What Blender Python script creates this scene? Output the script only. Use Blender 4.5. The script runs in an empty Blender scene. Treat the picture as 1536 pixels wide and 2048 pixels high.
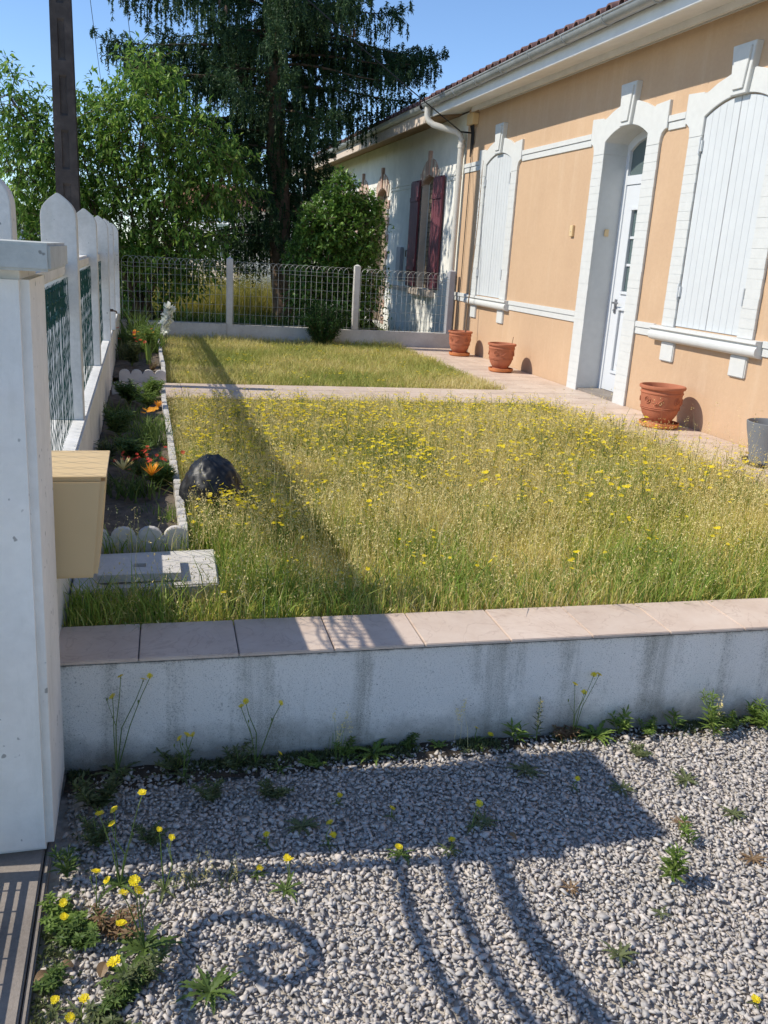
import bpy, bmesh, math, random
import numpy as np
from mathutils import Vector, Matrix, noise as mnoise
R = math.radians
rng = np.random.default_rng(7)
random.seed(7)
scene = bpy.context.scene
col = scene.collection

# ------------------------------------------------------------------ camera, world, sun, exposure
CAM_H = 1.6
_pitch, _roll, _yaw, _f = R(16.33), R(3.53), R(16.02), 1740.0
_F = Vector((math.sin(_yaw), math.cos(_yaw), 0)); _R = Vector((math.cos(_yaw), -math.sin(_yaw), 0)); _U = Vector((0, 0, 1))
_F2 = _F * math.cos(_pitch) - _U * math.sin(_pitch); _U2 = _U * math.cos(_pitch) + _F * math.sin(_pitch)
_R3 = _R * math.cos(_roll) + _U2 * math.sin(_roll); _U3 = _U2 * math.cos(_roll) - _R * math.sin(_roll)
cam_d = bpy.data.cameras.new('camera'); cam = bpy.data.objects.new('camera', cam_d); col.objects.link(cam)
M = Matrix((( _R3.x, _U3.x, -_F2.x, 0), (_R3.y, _U3.y, -_F2.y, 0), (_R3.z, _U3.z, -_F2.z, CAM_H), (0, 0, 0, 1)))
cam.matrix_world = M
cam_d.sensor_fit = 'VERTICAL'; cam_d.sensor_height = 24; cam_d.sensor_width = 18
cam_d.lens = _f / 2048 * 24; cam_d.clip_start = .05; cam_d.clip_end = 2000
scene.camera = cam

SUN_TO = Vector((-1, .10, .945)).normalized()
world = bpy.data.worlds.new('World'); scene.world = world; world.use_nodes = True
wn = world.node_tree.nodes; wl = world.node_tree.links
sky = wn.new('ShaderNodeTexSky'); sky.sky_type = 'NISHITA'; sky.sun_disc = False
sky.sun_elevation = math.asin(SUN_TO.z); sky.sun_rotation = math.atan2(SUN_TO.x, SUN_TO.y)
sky.air_density = .9; sky.dust_density = 0; sky.ozone_density = 5; sky.altitude = 800
wl.new(sky.outputs[0], wn['Background'].inputs[0]); wn['Background'].inputs[1].default_value = .119
sd = bpy.data.lights.new('sun', 'SUN'); sun = bpy.data.objects.new('sun', sd); col.objects.link(sun)
sd.energy = 3.0; sd.angle = R(.55); sd.color = (1, .935, .82)
sun.rotation_euler = (-SUN_TO).to_track_quat('-Z', 'Y').to_euler(); sun.location = (-20, 2, 20)
scene.view_settings.view_transform = 'Standard'; scene.view_settings.look = 'None'
scene.view_settings.exposure = .72; scene.view_settings.gamma = 1
scene.render.engine = 'CYCLES'
scene.cycles.max_bounces = 6; scene.cycles.transparent_max_bounces = 4; scene.cycles.diffuse_bounces = 4
scene.cycles.glossy_bounces = 2; scene.cycles.transmission_bounces = 3

# ------------------------------------------------------------------ helpers
def wloc(o):
    v = Vector((0, 0, 0))
    while o is not None:
        v = v + o.location; o = o.parent
    return v
class MB:
    """collects faces (world coordinates), then becomes ONE mesh"""
    def __init__(s): s.v = []; s.f = []; s.m = []
    def add(s, vs, fs, mi=0):
        n = len(s.v); s.v.extend([tuple(p) for p in vs]); s.f.extend([tuple(i + n for i in f) for f in fs]); s.m.extend([mi] * len(fs)); return s
    def box(s, x0, x1, y0, y1, z0, z1, mi=0):
        return s.add([(x0,y0,z0),(x1,y0,z0),(x1,y1,z0),(x0,y1,z0),(x0,y0,z1),(x1,y0,z1),(x1,y1,z1),(x0,y1,z1)],
                     [(0,3,2,1),(4,5,6,7),(0,1,5,4),(1,2,6,5),(2,3,7,6),(3,0,4,7)], mi)
    def tube(s, pts, r, n=6, mi=0, caps=True):
        pts = [Vector(p) for p in pts]
        rs = r if isinstance(r, (list, tuple)) else [r] * len(pts)
        rings = []; prev = None
        for i, p in enumerate(pts):
            d = (pts[min(i + 1, len(pts) - 1)] - pts[max(i - 1, 0)])
            if d.length < 1e-9: d = Vector((0, 0, 1))
            d.normalize()
            a = prev if prev is not None else (Vector((1, 0, 0)) if abs(d.x) < .9 else Vector((0, 1, 0)))
            a = (a - d * a.dot(d)); a.normalize(); prev = a; b = d.cross(a)
            rings.append([p + (a * math.cos(2 * math.pi * k / n) + b * math.sin(2 * math.pi * k / n)) * rs[i] for k in range(n)])
        vs = [q for rg in rings for q in rg]; fs = []
        for i in range(len(pts) - 1):
            for k in range(n):
                fs.append((i * n + k, i * n + (k + 1) % n, (i + 1) * n + (k + 1) % n, (i + 1) * n + k))
        if caps: fs.append(tuple(range(n))[::-1]); fs.append(tuple((len(pts) - 1) * n + k for k in range(n)))
        return s.add(vs, fs, mi)
    def lathe(s, prof, c, n=32, mi=0):
        vs = []; fs = []
        for (r, z) in prof:
            for k in range(n):
                t = 2 * math.pi * k / n; vs.append((c[0] + r * math.cos(t), c[1] + r * math.sin(t), c[2] + z))
        for i in range(len(prof) - 1):
            for k in range(n): fs.append((i*n+k, i*n+(k+1)%n, (i+1)*n+(k+1)%n, (i+1)*n+k))
        return s.add(vs, fs, mi)
    def prism_x(s, poly, x0, x1, mi=0):
        """poly of (y,z), extruded from x0 to x1 (x0 is the side facing the garden)"""
        n = len(poly); vs = [(x0, y, z) for y, z in poly] + [(x1, y, z) for y, z in poly]
        fs = [tuple(range(n)), tuple(range(2*n-1, n-1, -1))] + [(i, i + n, (i+1)%n + n, (i+1)%n) for i in range(n)]
        return s.add(vs, fs, mi)
    def prism_y(s, poly, y0, y1, mi=0):
        n = len(poly); vs = [(x, y0, z) for x, z in poly] + [(x, y1, z) for x, z in poly]
        fs = [tuple(range(n)), tuple(range(2*n-1, n-1, -1))] + [(i, i + n, (i+1)%n + n, (i+1)%n) for i in range(n)]
        return s.add(vs, fs, mi)
    def mesh(s, name, off=(0, 0, 0), smooth=False, bevel=0, fixn=True):
        me = bpy.data.meshes.new(name); off = Vector(off)
        me.from_pydata([(x - off.x, y - off.y, z - off.z) for x, y, z in s.v], [], s.f)
        if any(s.m): me.polygons.foreach_set('material_index', s.m)
        if fixn or bevel:
            bm = bmesh.new(); bm.from_mesh(me)
            if fixn: bmesh.ops.recalc_face_normals(bm, faces=bm.faces)
            if bevel:
                es = [e for e in bm.edges if len(e.link_faces) == 2 and e.calc_face_angle(0) > .6]
                bmesh.ops.bevel(bm, geom=es, offset=bevel, segments=2, affect='EDGES', clamp_overlap=True)
            bm.to_mesh(me); bm.free()
        if smooth:
            me.polygons.foreach_set('use_smooth', [True] * len(me.polygons))
            if smooth != 'all':
                try: me.set_sharp_from_angle(angle=R(40))
                except Exception: pass
        me.update(); return me
def link(name, me, mats, parent=None, loc=None):
    o = bpy.data.objects.new(name, me); col.objects.link(o)
    if mats is not None:
        ms = mats if isinstance(mats, (list, tuple)) else [mats]
        if me is not None and len(me.materials) == 0:
            for m in ms: me.materials.append(m)
    if parent is not None: o.parent = parent
    if loc is not None: o.location = Vector(loc) - (wloc(parent) if parent is not None else Vector((0, 0, 0)))
    return o
def part(name, mb, mats, parent, smooth=False, bevel=0, fixn=True):
    return link(name, mb.mesh(name, wloc(parent), smooth, bevel, fixn), mats, parent)
def piece(name, me, parent, loc): return link(name, me, None, parent, loc)
def tag(o, label, cat, group=None):
    o['label'] = label; o['category'] = cat
    if group: o['group'] = group
    return o
def thing(name, label, cat, loc=(0, 0, 0), group=None):
    o = bpy.data.objects.new(name, None); col.objects.link(o); o.location = loc; o.empty_display_size = .1
    return tag(o, label, cat, group)
def solo(name, mb, mats, label, cat, loc, group=None, **k):
    o = link(name, mb.mesh(name, loc, **k), mats, None, loc); return tag(o, label, cat, group)
def struct(name, mb, mats, **k):
    o = link(name, mb.mesh(name, **k), mats); o['kind'] = 'structure'; return o
def npmesh(name, V, F, mi=None, smooth=False):
    V = np.asarray(V, np.float32).reshape(-1, 3); F = np.asarray(F, np.int32)
    me = bpy.data.meshes.new(name); me.vertices.add(len(V)); me.vertices.foreach_set('co', V.ravel())
    me.loops.add(F.size); me.loops.foreach_set('vertex_index', F.ravel())
    k = F.shape[1]; me.polygons.add(len(F)); me.polygons.foreach_set('loop_start', np.arange(0, F.size, k, dtype=np.int32))
    if mi is not None: me.polygons.foreach_set('material_index', np.asarray(mi, np.int32))
    if smooth: me.polygons.foreach_set('use_smooth', np.ones(len(F), bool))
    me.update(calc_edges=True); return me
class NB:
    """numpy triangle collector"""
    def __init__(s): s.V = []; s.F = []; s.M = []; s.n = 0
    def add(s, V, F, mi=0):
        V = np.asarray(V, float).reshape(-1, 3); F = np.asarray(F, int).reshape(-1, 3)
        s.V.append(V); s.F.append(F + s.n); s.M.append(np.full(len(F), mi)); s.n += len(V); return s
    def tris(s, V, mi=0):
        V = np.asarray(V, float).reshape(-1, 3); return s.add(V, np.arange(len(V)).reshape(-1, 3), mi)
    def mesh(s, name, off=(0, 0, 0), smooth=False):
        return npmesh(name, np.concatenate(s.V) - np.array(off), np.concatenate(s.F), np.concatenate(s.M), smooth)
def nrm(a): return a / np.maximum(np.linalg.norm(a, axis=-1, keepdims=True), 1e-9)
def blades(nb, P, h, w, lean, mi=0, bow=2.0):
    """grass blades: P (n,3) feet, h heights, w widths, lean (n,2) tip offset as a share of h"""
    n = len(P); az = rng.uniform(0, math.pi, n); sx = np.stack([np.cos(az), np.sin(az), 0 * az], 1)
    L = np.concatenate([lean, np.zeros((n, 1))], 1)
    def lv(t, ws):
        c = P + L * (h * t ** bow)[:, None]; c[:, 2] += h * t * (1 - .25 * t * np.linalg.norm(lean, axis=1))
        return c - sx * (w * ws / 2)[:, None], c + sx * (w * ws / 2)[:, None], c
    a0, b0, _ = lv(np.zeros(n), np.ones(n)); a1, b1, _ = lv(np.full(n, .55), np.full(n, .8)); _, _, t = lv(np.ones(n), np.ones(n))
    V = np.stack([a0, b0, a1, b1, t], 1).reshape(-1, 3); o = np.arange(n)[:, None] * 5
    F = np.concatenate([o + [0, 1, 2], o + [1, 3, 2], o + [2, 3, 4]], 1).reshape(-1, 3)
    nb.add(V, F, mi); return t
def leaves(nb, P, D, L, W, mi=0, fold=.25, up=None):
    """pointed folded leaves: foot P, direction D, length L, width W; four triangles each, one crease"""
    n = len(P); D = nrm(D); u = rng.normal(size=(n, 3)) if up is None else up + rng.normal(size=(n, 3)) * .35
    S = nrm(np.cross(D, u)); N = np.cross(S, D)
    L = L[:, None]; W = W[:, None]
    m = P + D * L * .45; t = P + D * L - N * L * .12
    l = m - S * W / 2 + N * W * fold; r = m + S * W / 2 + N * W * fold
    V = np.stack([P, l, m, r, t], 1).reshape(-1, 3); o = np.arange(n)[:, None] * 5
    nb.add(V, np.concatenate([o + [0, 2, 1], o + [0, 3, 2], o + [1, 2, 4], o + [2, 3, 4]], 1).reshape(-1, 3), mi)
def discs(nb, C, r, tilt, n=8, mi=0, cup=.25):
    """small ray flowers: n pointed petals round a centre"""
    k = len(C); N = nrm(np.stack([tilt[:, 0], tilt[:, 1], np.ones(k)], 1)); A = nrm(np.cross(N, rng.normal(size=(k, 3)))); B = np.cross(N, A)
    T = []
    for i in range(n):
        t0, t1 = 2 * math.pi * (i + .12) / n, 2 * math.pi * (i + .88) / n
        rr = r * rng.uniform(.82, 1.1, k)
        T.append(np.stack([C, C + (A * math.cos(t0) + B * math.sin(t0)) * rr[:, None] + N * (r * cup)[:, None],
                           C + (A * math.cos(t1) + B * math.sin(t1)) * rr[:, None] + N * (r * cup)[:, None]], 1))
    nb.tris(np.concatenate(T, 0).reshape(-1, 3), mi)

# ------------------------------------------------------------------ materials
class NT:
    def __init__(s, name):
        s.mat = bpy.data.materials.new(name); s.mat.use_nodes = True; s.t = s.mat.node_tree; s.b = s.t.nodes['Principled BSDF']
        s.co = s.t.nodes.new('ShaderNodeTexCoord')
        g = s.t.nodes.new('ShaderNodeNewGeometry'); s.geo = g
    def n(s, kind, **kw):
        nd = s.t.nodes.new('ShaderNode' + kind)
        for k, v in kw.items():
            if k in nd.inputs: nd.inputs[k].default_value = v
            else: setattr(nd, k, v)
        return nd
    def l(s, a, b): s.t.links.new(a, b)
    def pos(s, scale=(1, 1, 1), loc=(0, 0, 0)):
        m = s.n('Mapping'); m.inputs['Scale'].default_value = scale; m.inputs['Location'].default_value = loc
        s.l(s.geo.outputs['Position'], m.inputs[0]); return m.outputs[0]
    def noise(s, scale, detail=4, rough=.6, vec=None, out='Fac'):
        nd = s.n('TexNoise'); nd.inputs['Scale'].default_value = scale; nd.inputs['Detail'].default_value = detail; nd.inputs['Roughness'].default_value = rough
        s.l(vec if vec is not None else s.geo.outputs['Position'], nd.inputs['Vector']); return nd.outputs[out]
    def ramp(s, fac, stops, interp='LINEAR'):
        nd = s.n('ValToRGB'); cr = nd.color_ramp; cr.interpolation = interp
        while len(cr.elements) < len(stops): cr.elements.new(.5)
        for e, (p, c) in zip(cr.elements, stops): e.position = p; e.color = (*c, 1) if len(c) == 3 else c
        s.l(fac, nd.inputs[0]); return nd.outputs[0]
    def mix(s, fac, a, b, mode='MIX'):
        nd = s.n('MixRGB'); nd.blend_type = mode
        for i, v in ((0, fac), (1, a), (2, b)):
            if hasattr(v, 'is_linked') or hasattr(v, 'links'): s.l(v, nd.inputs[i])
            else: nd.inputs[i].default_value = v if i == 0 else (*v, 1)
        return nd.outputs[0]
    def math(s, op, a, b=0.0, c=None):
        nd = s.n('Math'); nd.operation = op
        for i, v in enumerate((a, b) if c is None else (a, b, c)):
            if hasattr(v, 'links'): s.l(v, nd.inputs[i])
            else: nd.inputs[i].default_value = v
        return nd.outputs[0]
    def bump(s, h, strength=.3, dist=.01):
        nd = s.n('Bump'); nd.inputs['Strength'].default_value = strength; nd.inputs['Distance'].default_value = dist
        s.l(h, nd.inputs['Height']); s.l(nd.outputs[0], s.b.inputs['Normal']); return nd
    def color(s, c):
        if hasattr(c, 'links'): s.l(c, s.b.inputs['Base Color'])
        else: s.b.inputs['Base Color'].default_value = (*c, 1)
    def set(s, rough=.8, spec=.3, metal=0):
        s.b.inputs['Roughness'].default_value = rough; s.b.inputs['Specular IOR Level'].default_value = spec; s.b.inputs['Metallic'].default_value = metal
        return s
BW = [(0, (0, 0, 0)), (1, (1, 1, 1))]
def flat(name, c, rough=.7, spec=.3, var=.12, scale=8, bump=0, bscale=60, metal=0, dirt=None, dscale=3, damt=(.55, .75)):
    t = NT(name); n = t.noise(scale, 5)
    dark = tuple(x * (1 - var) for x in c); lite = tuple(min(1, x * (1 + var)) for x in c)
    cc = t.ramp(n, [(.3, dark), (.7, lite)])
    if dirt is not None:
        d = t.ramp(t.noise(dscale, 8, .7), [(damt[0], (0, 0, 0)), (damt[1], (1, 1, 1))]); cc = t.mix(d, cc, dirt)
    t.color(cc)
    if bump: t.bump(t.noise(bscale, 4), bump, .006)
    t.set(rough, spec, metal); return t.mat
def leafmat(name, stops, trans=.4, rough=.5, patch=None, pscale=1.2, pw=.45):
    """foliage: a tint of its own for each leaf (mesh island), diffuse + translucent"""
    t = NT(name); r = t.geo.outputs['Random Per Island']
    if patch:
        pn = t.ramp(t.noise(pscale, 3, .5), [(.33, (0, 0, 0)), (.67, (1, 1, 1))])
        r = t.math('ADD', t.math('MULTIPLY', r, 1 - pw), t.math('MULTIPLY', pn, pw))
    c = t.ramp(r, stops); t.color(c); t.set(rough, .25)
    tr = t.n('BsdfTranslucent'); t.l(c, tr.inputs[0]); ms = t.n('MixShader'); ms.inputs[0].default_value = trans
    out = t.t.nodes['Material Output']; t.l(t.b.outputs[0], ms.inputs[1]); t.l(tr.outputs[0], ms.inputs[2]); t.l(ms.outputs[0], out.inputs[0])
    return t.mat

MAT = {}
def m_ochre():
    t = NT('ochre_plaster'); c = t.ramp(t.noise(1.3, 6, .65), [(.3, (.505, .345, .222)), (.7, (.565, .392, .253))])
    c = t.mix(.10, c, t.ramp(t.noise(30, 3), [(.3, (.42, .25, .13)), (.7, (.70, .46, .27))]))
    st = t.ramp(t.noise(1, 6, .7, t.pos((1, 9, .8))), [(.52, (0, 0, 0)), (.75, (1, 1, 1))]); c = t.mix(t.math('MULTIPLY', st, .22), c, (.70, .56, .41))
    pt = t.ramp(t.noise(2.2, 7, .75), [(.5, (0, 0, 0)), (.72, (1, 1, 1))]); c = t.mix(t.math('MULTIPLY', pt, .18), c, (.46, .31, .19))
    zz = t.n('SeparateXYZ'); t.l(t.geo.outputs['Position'], zz.inputs[0])
    low = t.ramp(t.math('ADD', t.math('SUBTRACT', zz.outputs[2], .36), t.math('MULTIPLY', t.noise(6, 5), .16)), [(.08, (1, 1, 1)), (.17, (0, 0, 0))])
    c = t.mix(t.math('MULTIPLY', low, .3), c, (.40, .28, .18))
    t.color(c); t.bump(t.noise(55, 6, .7), .35, .006); t.set(.9, .15); return t.mat
def m_stucco(name, base=(.88, .835, .765), streak=(.31, .285, .22), ztop=.36, amt=.85, pitch=None):
    """white roughcast with algae streaks running down and a dirty foot"""
    t = NT(name); c = t.ramp(t.noise(3, 6), [(.3, tuple(x * .93 for x in base)), (.7, base)])
    s1 = t.noise(1, 5, .65, t.pos((6.5, 6.5, .55))); s2 = t.noise(9, 6, .75)
    f = t.ramp(t.math('ADD', t.math('MULTIPLY', s1, .8), t.math('MULTIPLY', s2, .2)), [(.50, (0, 0, 0)), (.66, (1, 1, 1))])
    c = t.mix(t.math('MULTIPLY', f, amt * .62), c, streak)
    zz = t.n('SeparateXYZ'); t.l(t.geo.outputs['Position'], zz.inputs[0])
    foot = t.ramp(t.math('ADD', zz.outputs[2], t.math('MULTIPLY', t.noise(7, 6, .7), .22)), [(.13, (1, 1, 1)), (.25, (0, 0, 0))])
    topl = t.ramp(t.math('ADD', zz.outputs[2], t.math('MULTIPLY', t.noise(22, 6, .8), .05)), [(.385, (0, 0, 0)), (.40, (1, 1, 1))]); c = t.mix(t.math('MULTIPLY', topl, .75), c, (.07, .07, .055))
    c = t.mix(t.math('MULTIPLY', foot, amt * .8), c, (.09, .085, .055))
    sp = t.ramp(t.noise(95, 2), [(.68, (0, 0, 0)), (.74, (1, 1, 1))]); c = t.mix(t.math('MULTIPLY', sp, .6), c, (.12, .12, .10))
    fz = t.ramp(t.math('ADD', t.noise(260, 2), t.math('MULTIPLY', f, .14)), [(.56, (0, 0, 0)), (.68, (1, 1, 1))]); c = t.mix(t.math('MULTIPLY', fz, .45), c, (.15, .15, .125))
    t.color(c); t.bump(t.noise(150, 5, .75), .55, .008); t.set(.92, .15); return t.mat
def m_concrete(name, base, dark, rough=.9, speck=True, bs=70):
    t = NT(name); c = t.ramp(t.noise(2.5, 7, .7), [(.3, dark), (.62, base)])
    c = t.mix(.25, c, t.ramp(t.noise(bs, 3), [(.35, dark), (.65, base)]))
    if speck:
        sp = t.ramp(t.noise(38, 2, .4), [(.705, (0, 0, 0)), (.75, (1, 1, 1))]); c = t.mix(t.math('MULTIPLY', sp, .6), c, (.08, .08, .07))
        al = t.ramp(t.noise(1, 7, .75, t.pos((5, 5, .7))), [(.52, (0, 0, 0)), (.74, (1, 1, 1))]); c = t.mix(t.math('MULTIPLY', al, .3), c, (.36, .36, .28))
    t.color(c); t.bump(t.noise(bs * 1.6, 5, .7), .3, .006); t.set(rough, .2); return t.mat
def m_tile():
    t = NT('beige_floor_tile'); r = t.n('ObjectInfo').outputs['Random']
    v = t.noise(5, 8, .75); c = t.ramp(v, [(.3, (.54, .42, .335)), (.5, (.63, .505, .41)), (.72, (.69, .575, .48))])
    ve = t.n('TexNoise'); ve.inputs['Scale'].default_value = 4; ve.inputs['Detail'].default_value = 8; ve.inputs['Distortion'].default_value = 2.5; t.l(t.geo.outputs['Position'], ve.inputs['Vector'])
    vein = t.ramp(ve.outputs['Fac'], [(.485, (0, 0, 0)), (.5, (1, 1, 1)), (.515, (0, 0, 0))]); c = t.mix(t.math('MULTIPLY', vein, .35), c, (.36, .24, .18))
    c = t.mix(1, c, t.ramp(r, [(0, (.9, .9, .9)), (1, (1.0, 1.0, 1.0))]), 'MULTIPLY')
    t.color(c); t.bump(v, .08, .004); t.set(.55, .35); return t.mat
def m_gravel():
    t = NT('grey_gravel'); c = t.ramp(t.geo.outputs['Random Per Island'], [(0, (.25, .23, .215)), (.3, (.40, .37, .34)), (.6, (.51, .47, .43)), (.82, (.58, .50, .435)), (.96, (.61, .55, .49)), (1, (.76, .72, .66))])
    c = t.mix(.35, c, t.ramp(t.noise(120, 4), [(.3, (.32, .295, .27)), (.7, (.66, .61, .56))])); t.color(c); t.set(.85, .25); return t.mat
def m_lawn(name, greenness=0.0):
    st = [(0, (.10, .18, .02)), (.25, (.33, .41, .055)), (.50 + greenness, (.62, .57, .13)), (.75 + greenness * .5, (.80, .66, .25)), (1, (.88, .75, .42))]
    return leafmat(name, st, .35, .6, patch=True, pscale=1.1, pw=.5)
MAT['ochre'] = m_ochre()
MAT['white_brick'] = flat('white_painted_brick', (.59, .595, .575), .75, .2, .04, 14, .25, 70)
MAT['white_paint'] = flat('white_shutter_paint', (.575, .595, .60), .55, .35, .03, 5, .08, 30)
MAT['pvc'] = flat('white_door_plastic', (.62, .64, .66), .3, .5, .01, 3)
MAT['fascia'] = flat('white_fascia', (.74, .73, .70), .6, .3, .06, 6)
MAT['zinc'] = flat('zinc_gutter', (.36, .38, .38), .45, .5, .18, 5, metal=.35)
MAT['rooftile'] = flat('brown_roof_tile', (.165, .095, .085), .85, .2, .3, 9, .3, 60, dirt=(.10, .09, .085), dscale=6)
MAT['pipe'] = flat('cream_downpipe', (.60, .575, .52), .5, .4, .1, 5)
MAT['pipe_low'] = flat('grey_pipe_foot', (.36, .36, .385), .55, .4, .1, 5)
MAT['glass'] = flat('dark_glass', (.10, .135, .135), .05, .6, .15, 2)
MAT['stucco'] = m_stucco('white_roughcast_wall')
MAT['pillar'] = m_concrete('pale_painted_concrete', (.86, .835, .78), (.70, .68, .63), bs=25)
MAT['postmat'] = m_concrete('weathered_white_concrete', (.78, .76, .71), (.55, .54, .495), bs=45)
MAT['capmat'] = m_concrete('grey_cap_concrete', (.56, .57, .53), (.38, .39, .36), bs=50)
MAT['conc'] = m_concrete('grey_threshold_concrete', (.31, .27, .235), (.17, .145, .125), bs=110, speck=False)
MAT['slab'] = m_concrete('pale_slab_concrete', (.66, .63, .585), (.47, .44, .405), bs=60, speck=False)
MAT['tile'] = m_tile()
MAT['grout'] = flat('tile_grout', (.30, .25, .215), .9, .1, .2, 20)
MAT['gravel'] = m_gravel()
MAT['grit'] = flat('pale_grit', (.44, .395, .34), .95, .1, .35, 40, .6, 120)  # lightened so the gravel ground bounces more light
MAT['soil'] = flat('garden_soil', (.15, .122, .096), .95, .1, .4, 18, .8, 60)
MAT['darksoil'] = flat('dark_damp_soil', (.075, .06, .045), .95, .1, .4, 18, .8, 60)
MAT['turf'] = flat('dry_turf_soil', (.33, .27, .115), .95, .1, .45, 14, .8, 50)
MAT['earth'] = flat('far_grass_ground', (.14, .16, .05), .95, .1, .4, 2, .5, 20)
MAT['lawn'] = m_lawn('tall_lawn_grass')
MAT['lawn_far'] = leafmat('short_lawn_grass', [(0, (.17, .25, .045)), (.35, (.42, .43, .11)), (.65, (.66, .57, .23)), (1, (.80, .67, .37))], .35, .6, patch=True, pscale=.9, pw=.55)
MAT['lush'] = leafmat('lush_grass_blades', [(0, (.13, .23, .035)), (.6, (.29, .40, .07)), (1, (.46, .50, .13))], .4)
MAT['straw'] = leafmat('dry_seed_heads', [(0, (.56, .44, .15)), (.5, (.80, .67, .28)), (1, (.88, .77, .42))], .3)
MAT['petal'] = leafmat('yellow_petals', [(0, (.86, .62, .012)), (1, (.92, .78, .03))], .3)
MAT['stem'] = leafmat('green_stems', [(0, (.10, .17, .03)), (1, (.24, .29, .08))], .2)
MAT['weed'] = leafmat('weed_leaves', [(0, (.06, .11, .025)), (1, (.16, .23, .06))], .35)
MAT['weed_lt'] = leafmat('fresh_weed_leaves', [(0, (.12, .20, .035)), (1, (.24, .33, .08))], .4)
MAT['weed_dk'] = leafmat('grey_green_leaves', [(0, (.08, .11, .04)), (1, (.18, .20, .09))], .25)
MAT['weed_dry'] = leafmat('withered_leaves', [(0, (.17, .085, .045)), (1, (.33, .235, .13))], .25)
MAT['red'] = leafmat('red_petals', [(0, (.55, .03, .02)), (1, (.72, .10, .05))], .25)
MAT['orange'] = leafmat('orange_petals', [(0, (.85, .32, .02)), (1, (.90, .45, .04))], .25)
MAT['whitepetal'] = leafmat('white_petals', [(0, (.80, .80, .68)), (1, (.88, .88, .84))], .3)
MAT['pinkpetal'] = leafmat('pale_pink_petals', [(0, (.80, .58, .52)), (1, (.85, .74, .66))], .3)
MAT['terracotta'] = flat('terracotta', (.42, .15, .08), .8, .25, .14, 7, .15, 50, dirt=(.50, .25, .16), dscale=5, damt=(.58, .85))
MAT['saucer'] = flat('orange_clay_saucer', (.54, .20, .075), .8, .25, .12, 9)
MAT['greypot'] = flat('grey_plastic_pot', (.17, .18, .19), .6, .35, .08, 6)
MAT['cream'] = flat('cream_painted_metal', (.66, .49, .27), .5, .4, .03, 4)
MAT['gate'] = flat('pale_gate_paint', (.66, .72, .72), .45, .4, .06, 5)
MAT['bag'] = flat('black_plastic_film', (.009, .010, .012), .46, .4, .3, 5)
MAT['net'] = flat('green_netting', (.012, .075, .06), .45, .4, .2, 5)
MAT['wire'] = flat('galvanised_wire', (.42, .42, .39), .5, .5, .15, 5, metal=.3)
MAT['rust'] = flat('rusty_metal', (.10, .06, .04), .8, .3, .3, 20)
MAT['iron'] = flat('grey_door_metal', (.30, .30, .31), .35, .5, .1, 5, metal=.7)
MAT['polec'] = flat('dark_weathered_concrete', (.07, .06, .055), .9, .15, .3, 5, .4, 50, dirt=(.12, .10, .085), dscale=2.5)
MAT['cable'] = flat('black_cable', (.02, .02, .022), .6, .3, .1, 5)
MAT['bark'] = flat('spruce_bark', (.17, .115, .08), .95, .1, .35, 14, 1.0, 30)
MAT['twigm'] = flat('brown_twigs', (.12, .085, .06), .95, .1, .3, 14)
MAT['needle'] = leafmat('spruce_needles', [(0, (.016, .045, .02)), (.6, (.04, .085, .032)), (1, (.09, .15, .05))], .25, .55)
MAT['ash'] = leafmat('broad_tree_leaves', [(0, (.05, .12, .02)), (.5, (.15, .28, .045)), (1, (.36, .50, .11))], .5, .4)
MAT['laurel'] = leafmat('glossy_shrub_leaves', [(0, (.05, .12, .02)), (.6, (.14, .26, .045)), (1, (.30, .44, .12))], .35, .3)
MAT['cypress'] = leafmat('feathery_shrub_leaves', [(0, (.02, .06, .015)), (1, (.06, .13, .03))], .3)
MAT['shade'] = leafmat('shade_toned_leaves', [(0, (.02, .055, .012)), (1, (.055, .11, .022))], .3)  # deep shade under the trees is put into these dark greens
MAT['yellowgrass'] = leafmat('golden_weeds', [(0, (.20, .24, .04)), (.5, (.42, .38, .09)), (1, (.62, .50, .12))], .4)
MAT['nwall'] = flat('pale_blue_white_plaster', (.78, .76, .70), .9, .15, .08, 3, .25, 60, dirt=(.44, .44, .40), dscale=2, damt=(.55, .9))
MAT['maroon'] = flat('maroon_shutter_paint', (.145, .042, .055), .6, .3, .15, 6)
MAT['brickpink'] = flat('pale_pink_brick', (.50, .335, .27), .9, .15, .14, 12, .3, 60)
MAT['brickcream'] = flat('cream_brick', (.60, .50, .41), .9, .15, .1, 12, .3, 60)
MAT['wood'] = flat('brown_soffit_boards', (.28, .19, .115), .85, .2, .2, 6)
MAT['farwhite'] = flat('far_white_wall', (.80, .81, .83), .85, .2, .05, 2)
MAT['farroof'] = flat('far_tile_roof', (.32, .16, .11), .85, .2, .2, 3)
MAT['stake'] = flat('dry_cane', (.26, .17, .10), .85, .2, .2, 20)
def m_infill():
    t = NT('old_brick_infill'); b = t.n('TexBrick'); b.inputs['Scale'].default_value = 1; b.inputs['Brick Width'].default_value = .22; b.inputs['Row Height'].default_value = .075; b.inputs['Mortar Size'].default_value = .008
    b.inputs['Color1'].default_value = (.30, .235, .175, 1); b.inputs['Color2'].default_value = (.36, .29, .215, 1); b.inputs['Mortar'].default_value = (.17, .13, .10, 1)
    m = t.n('Mapping'); m.inputs['Rotation'].default_value = (R(90), 0, R(90)); sx = t.n('SeparateXYZ'); cx = t.n('CombineXYZ')
    t.l(t.geo.outputs['Position'], sx.inputs[0]); t.l(sx.outputs[1], cx.inputs[0]); t.l(sx.outputs[2], cx.inputs[1]); t.l(cx.outputs[0], b.inputs['Vector'])
    t.color(b.outputs['Color']); t.set(.9, .15); return t.mat
MAT['infill'] = m_infill()

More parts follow.
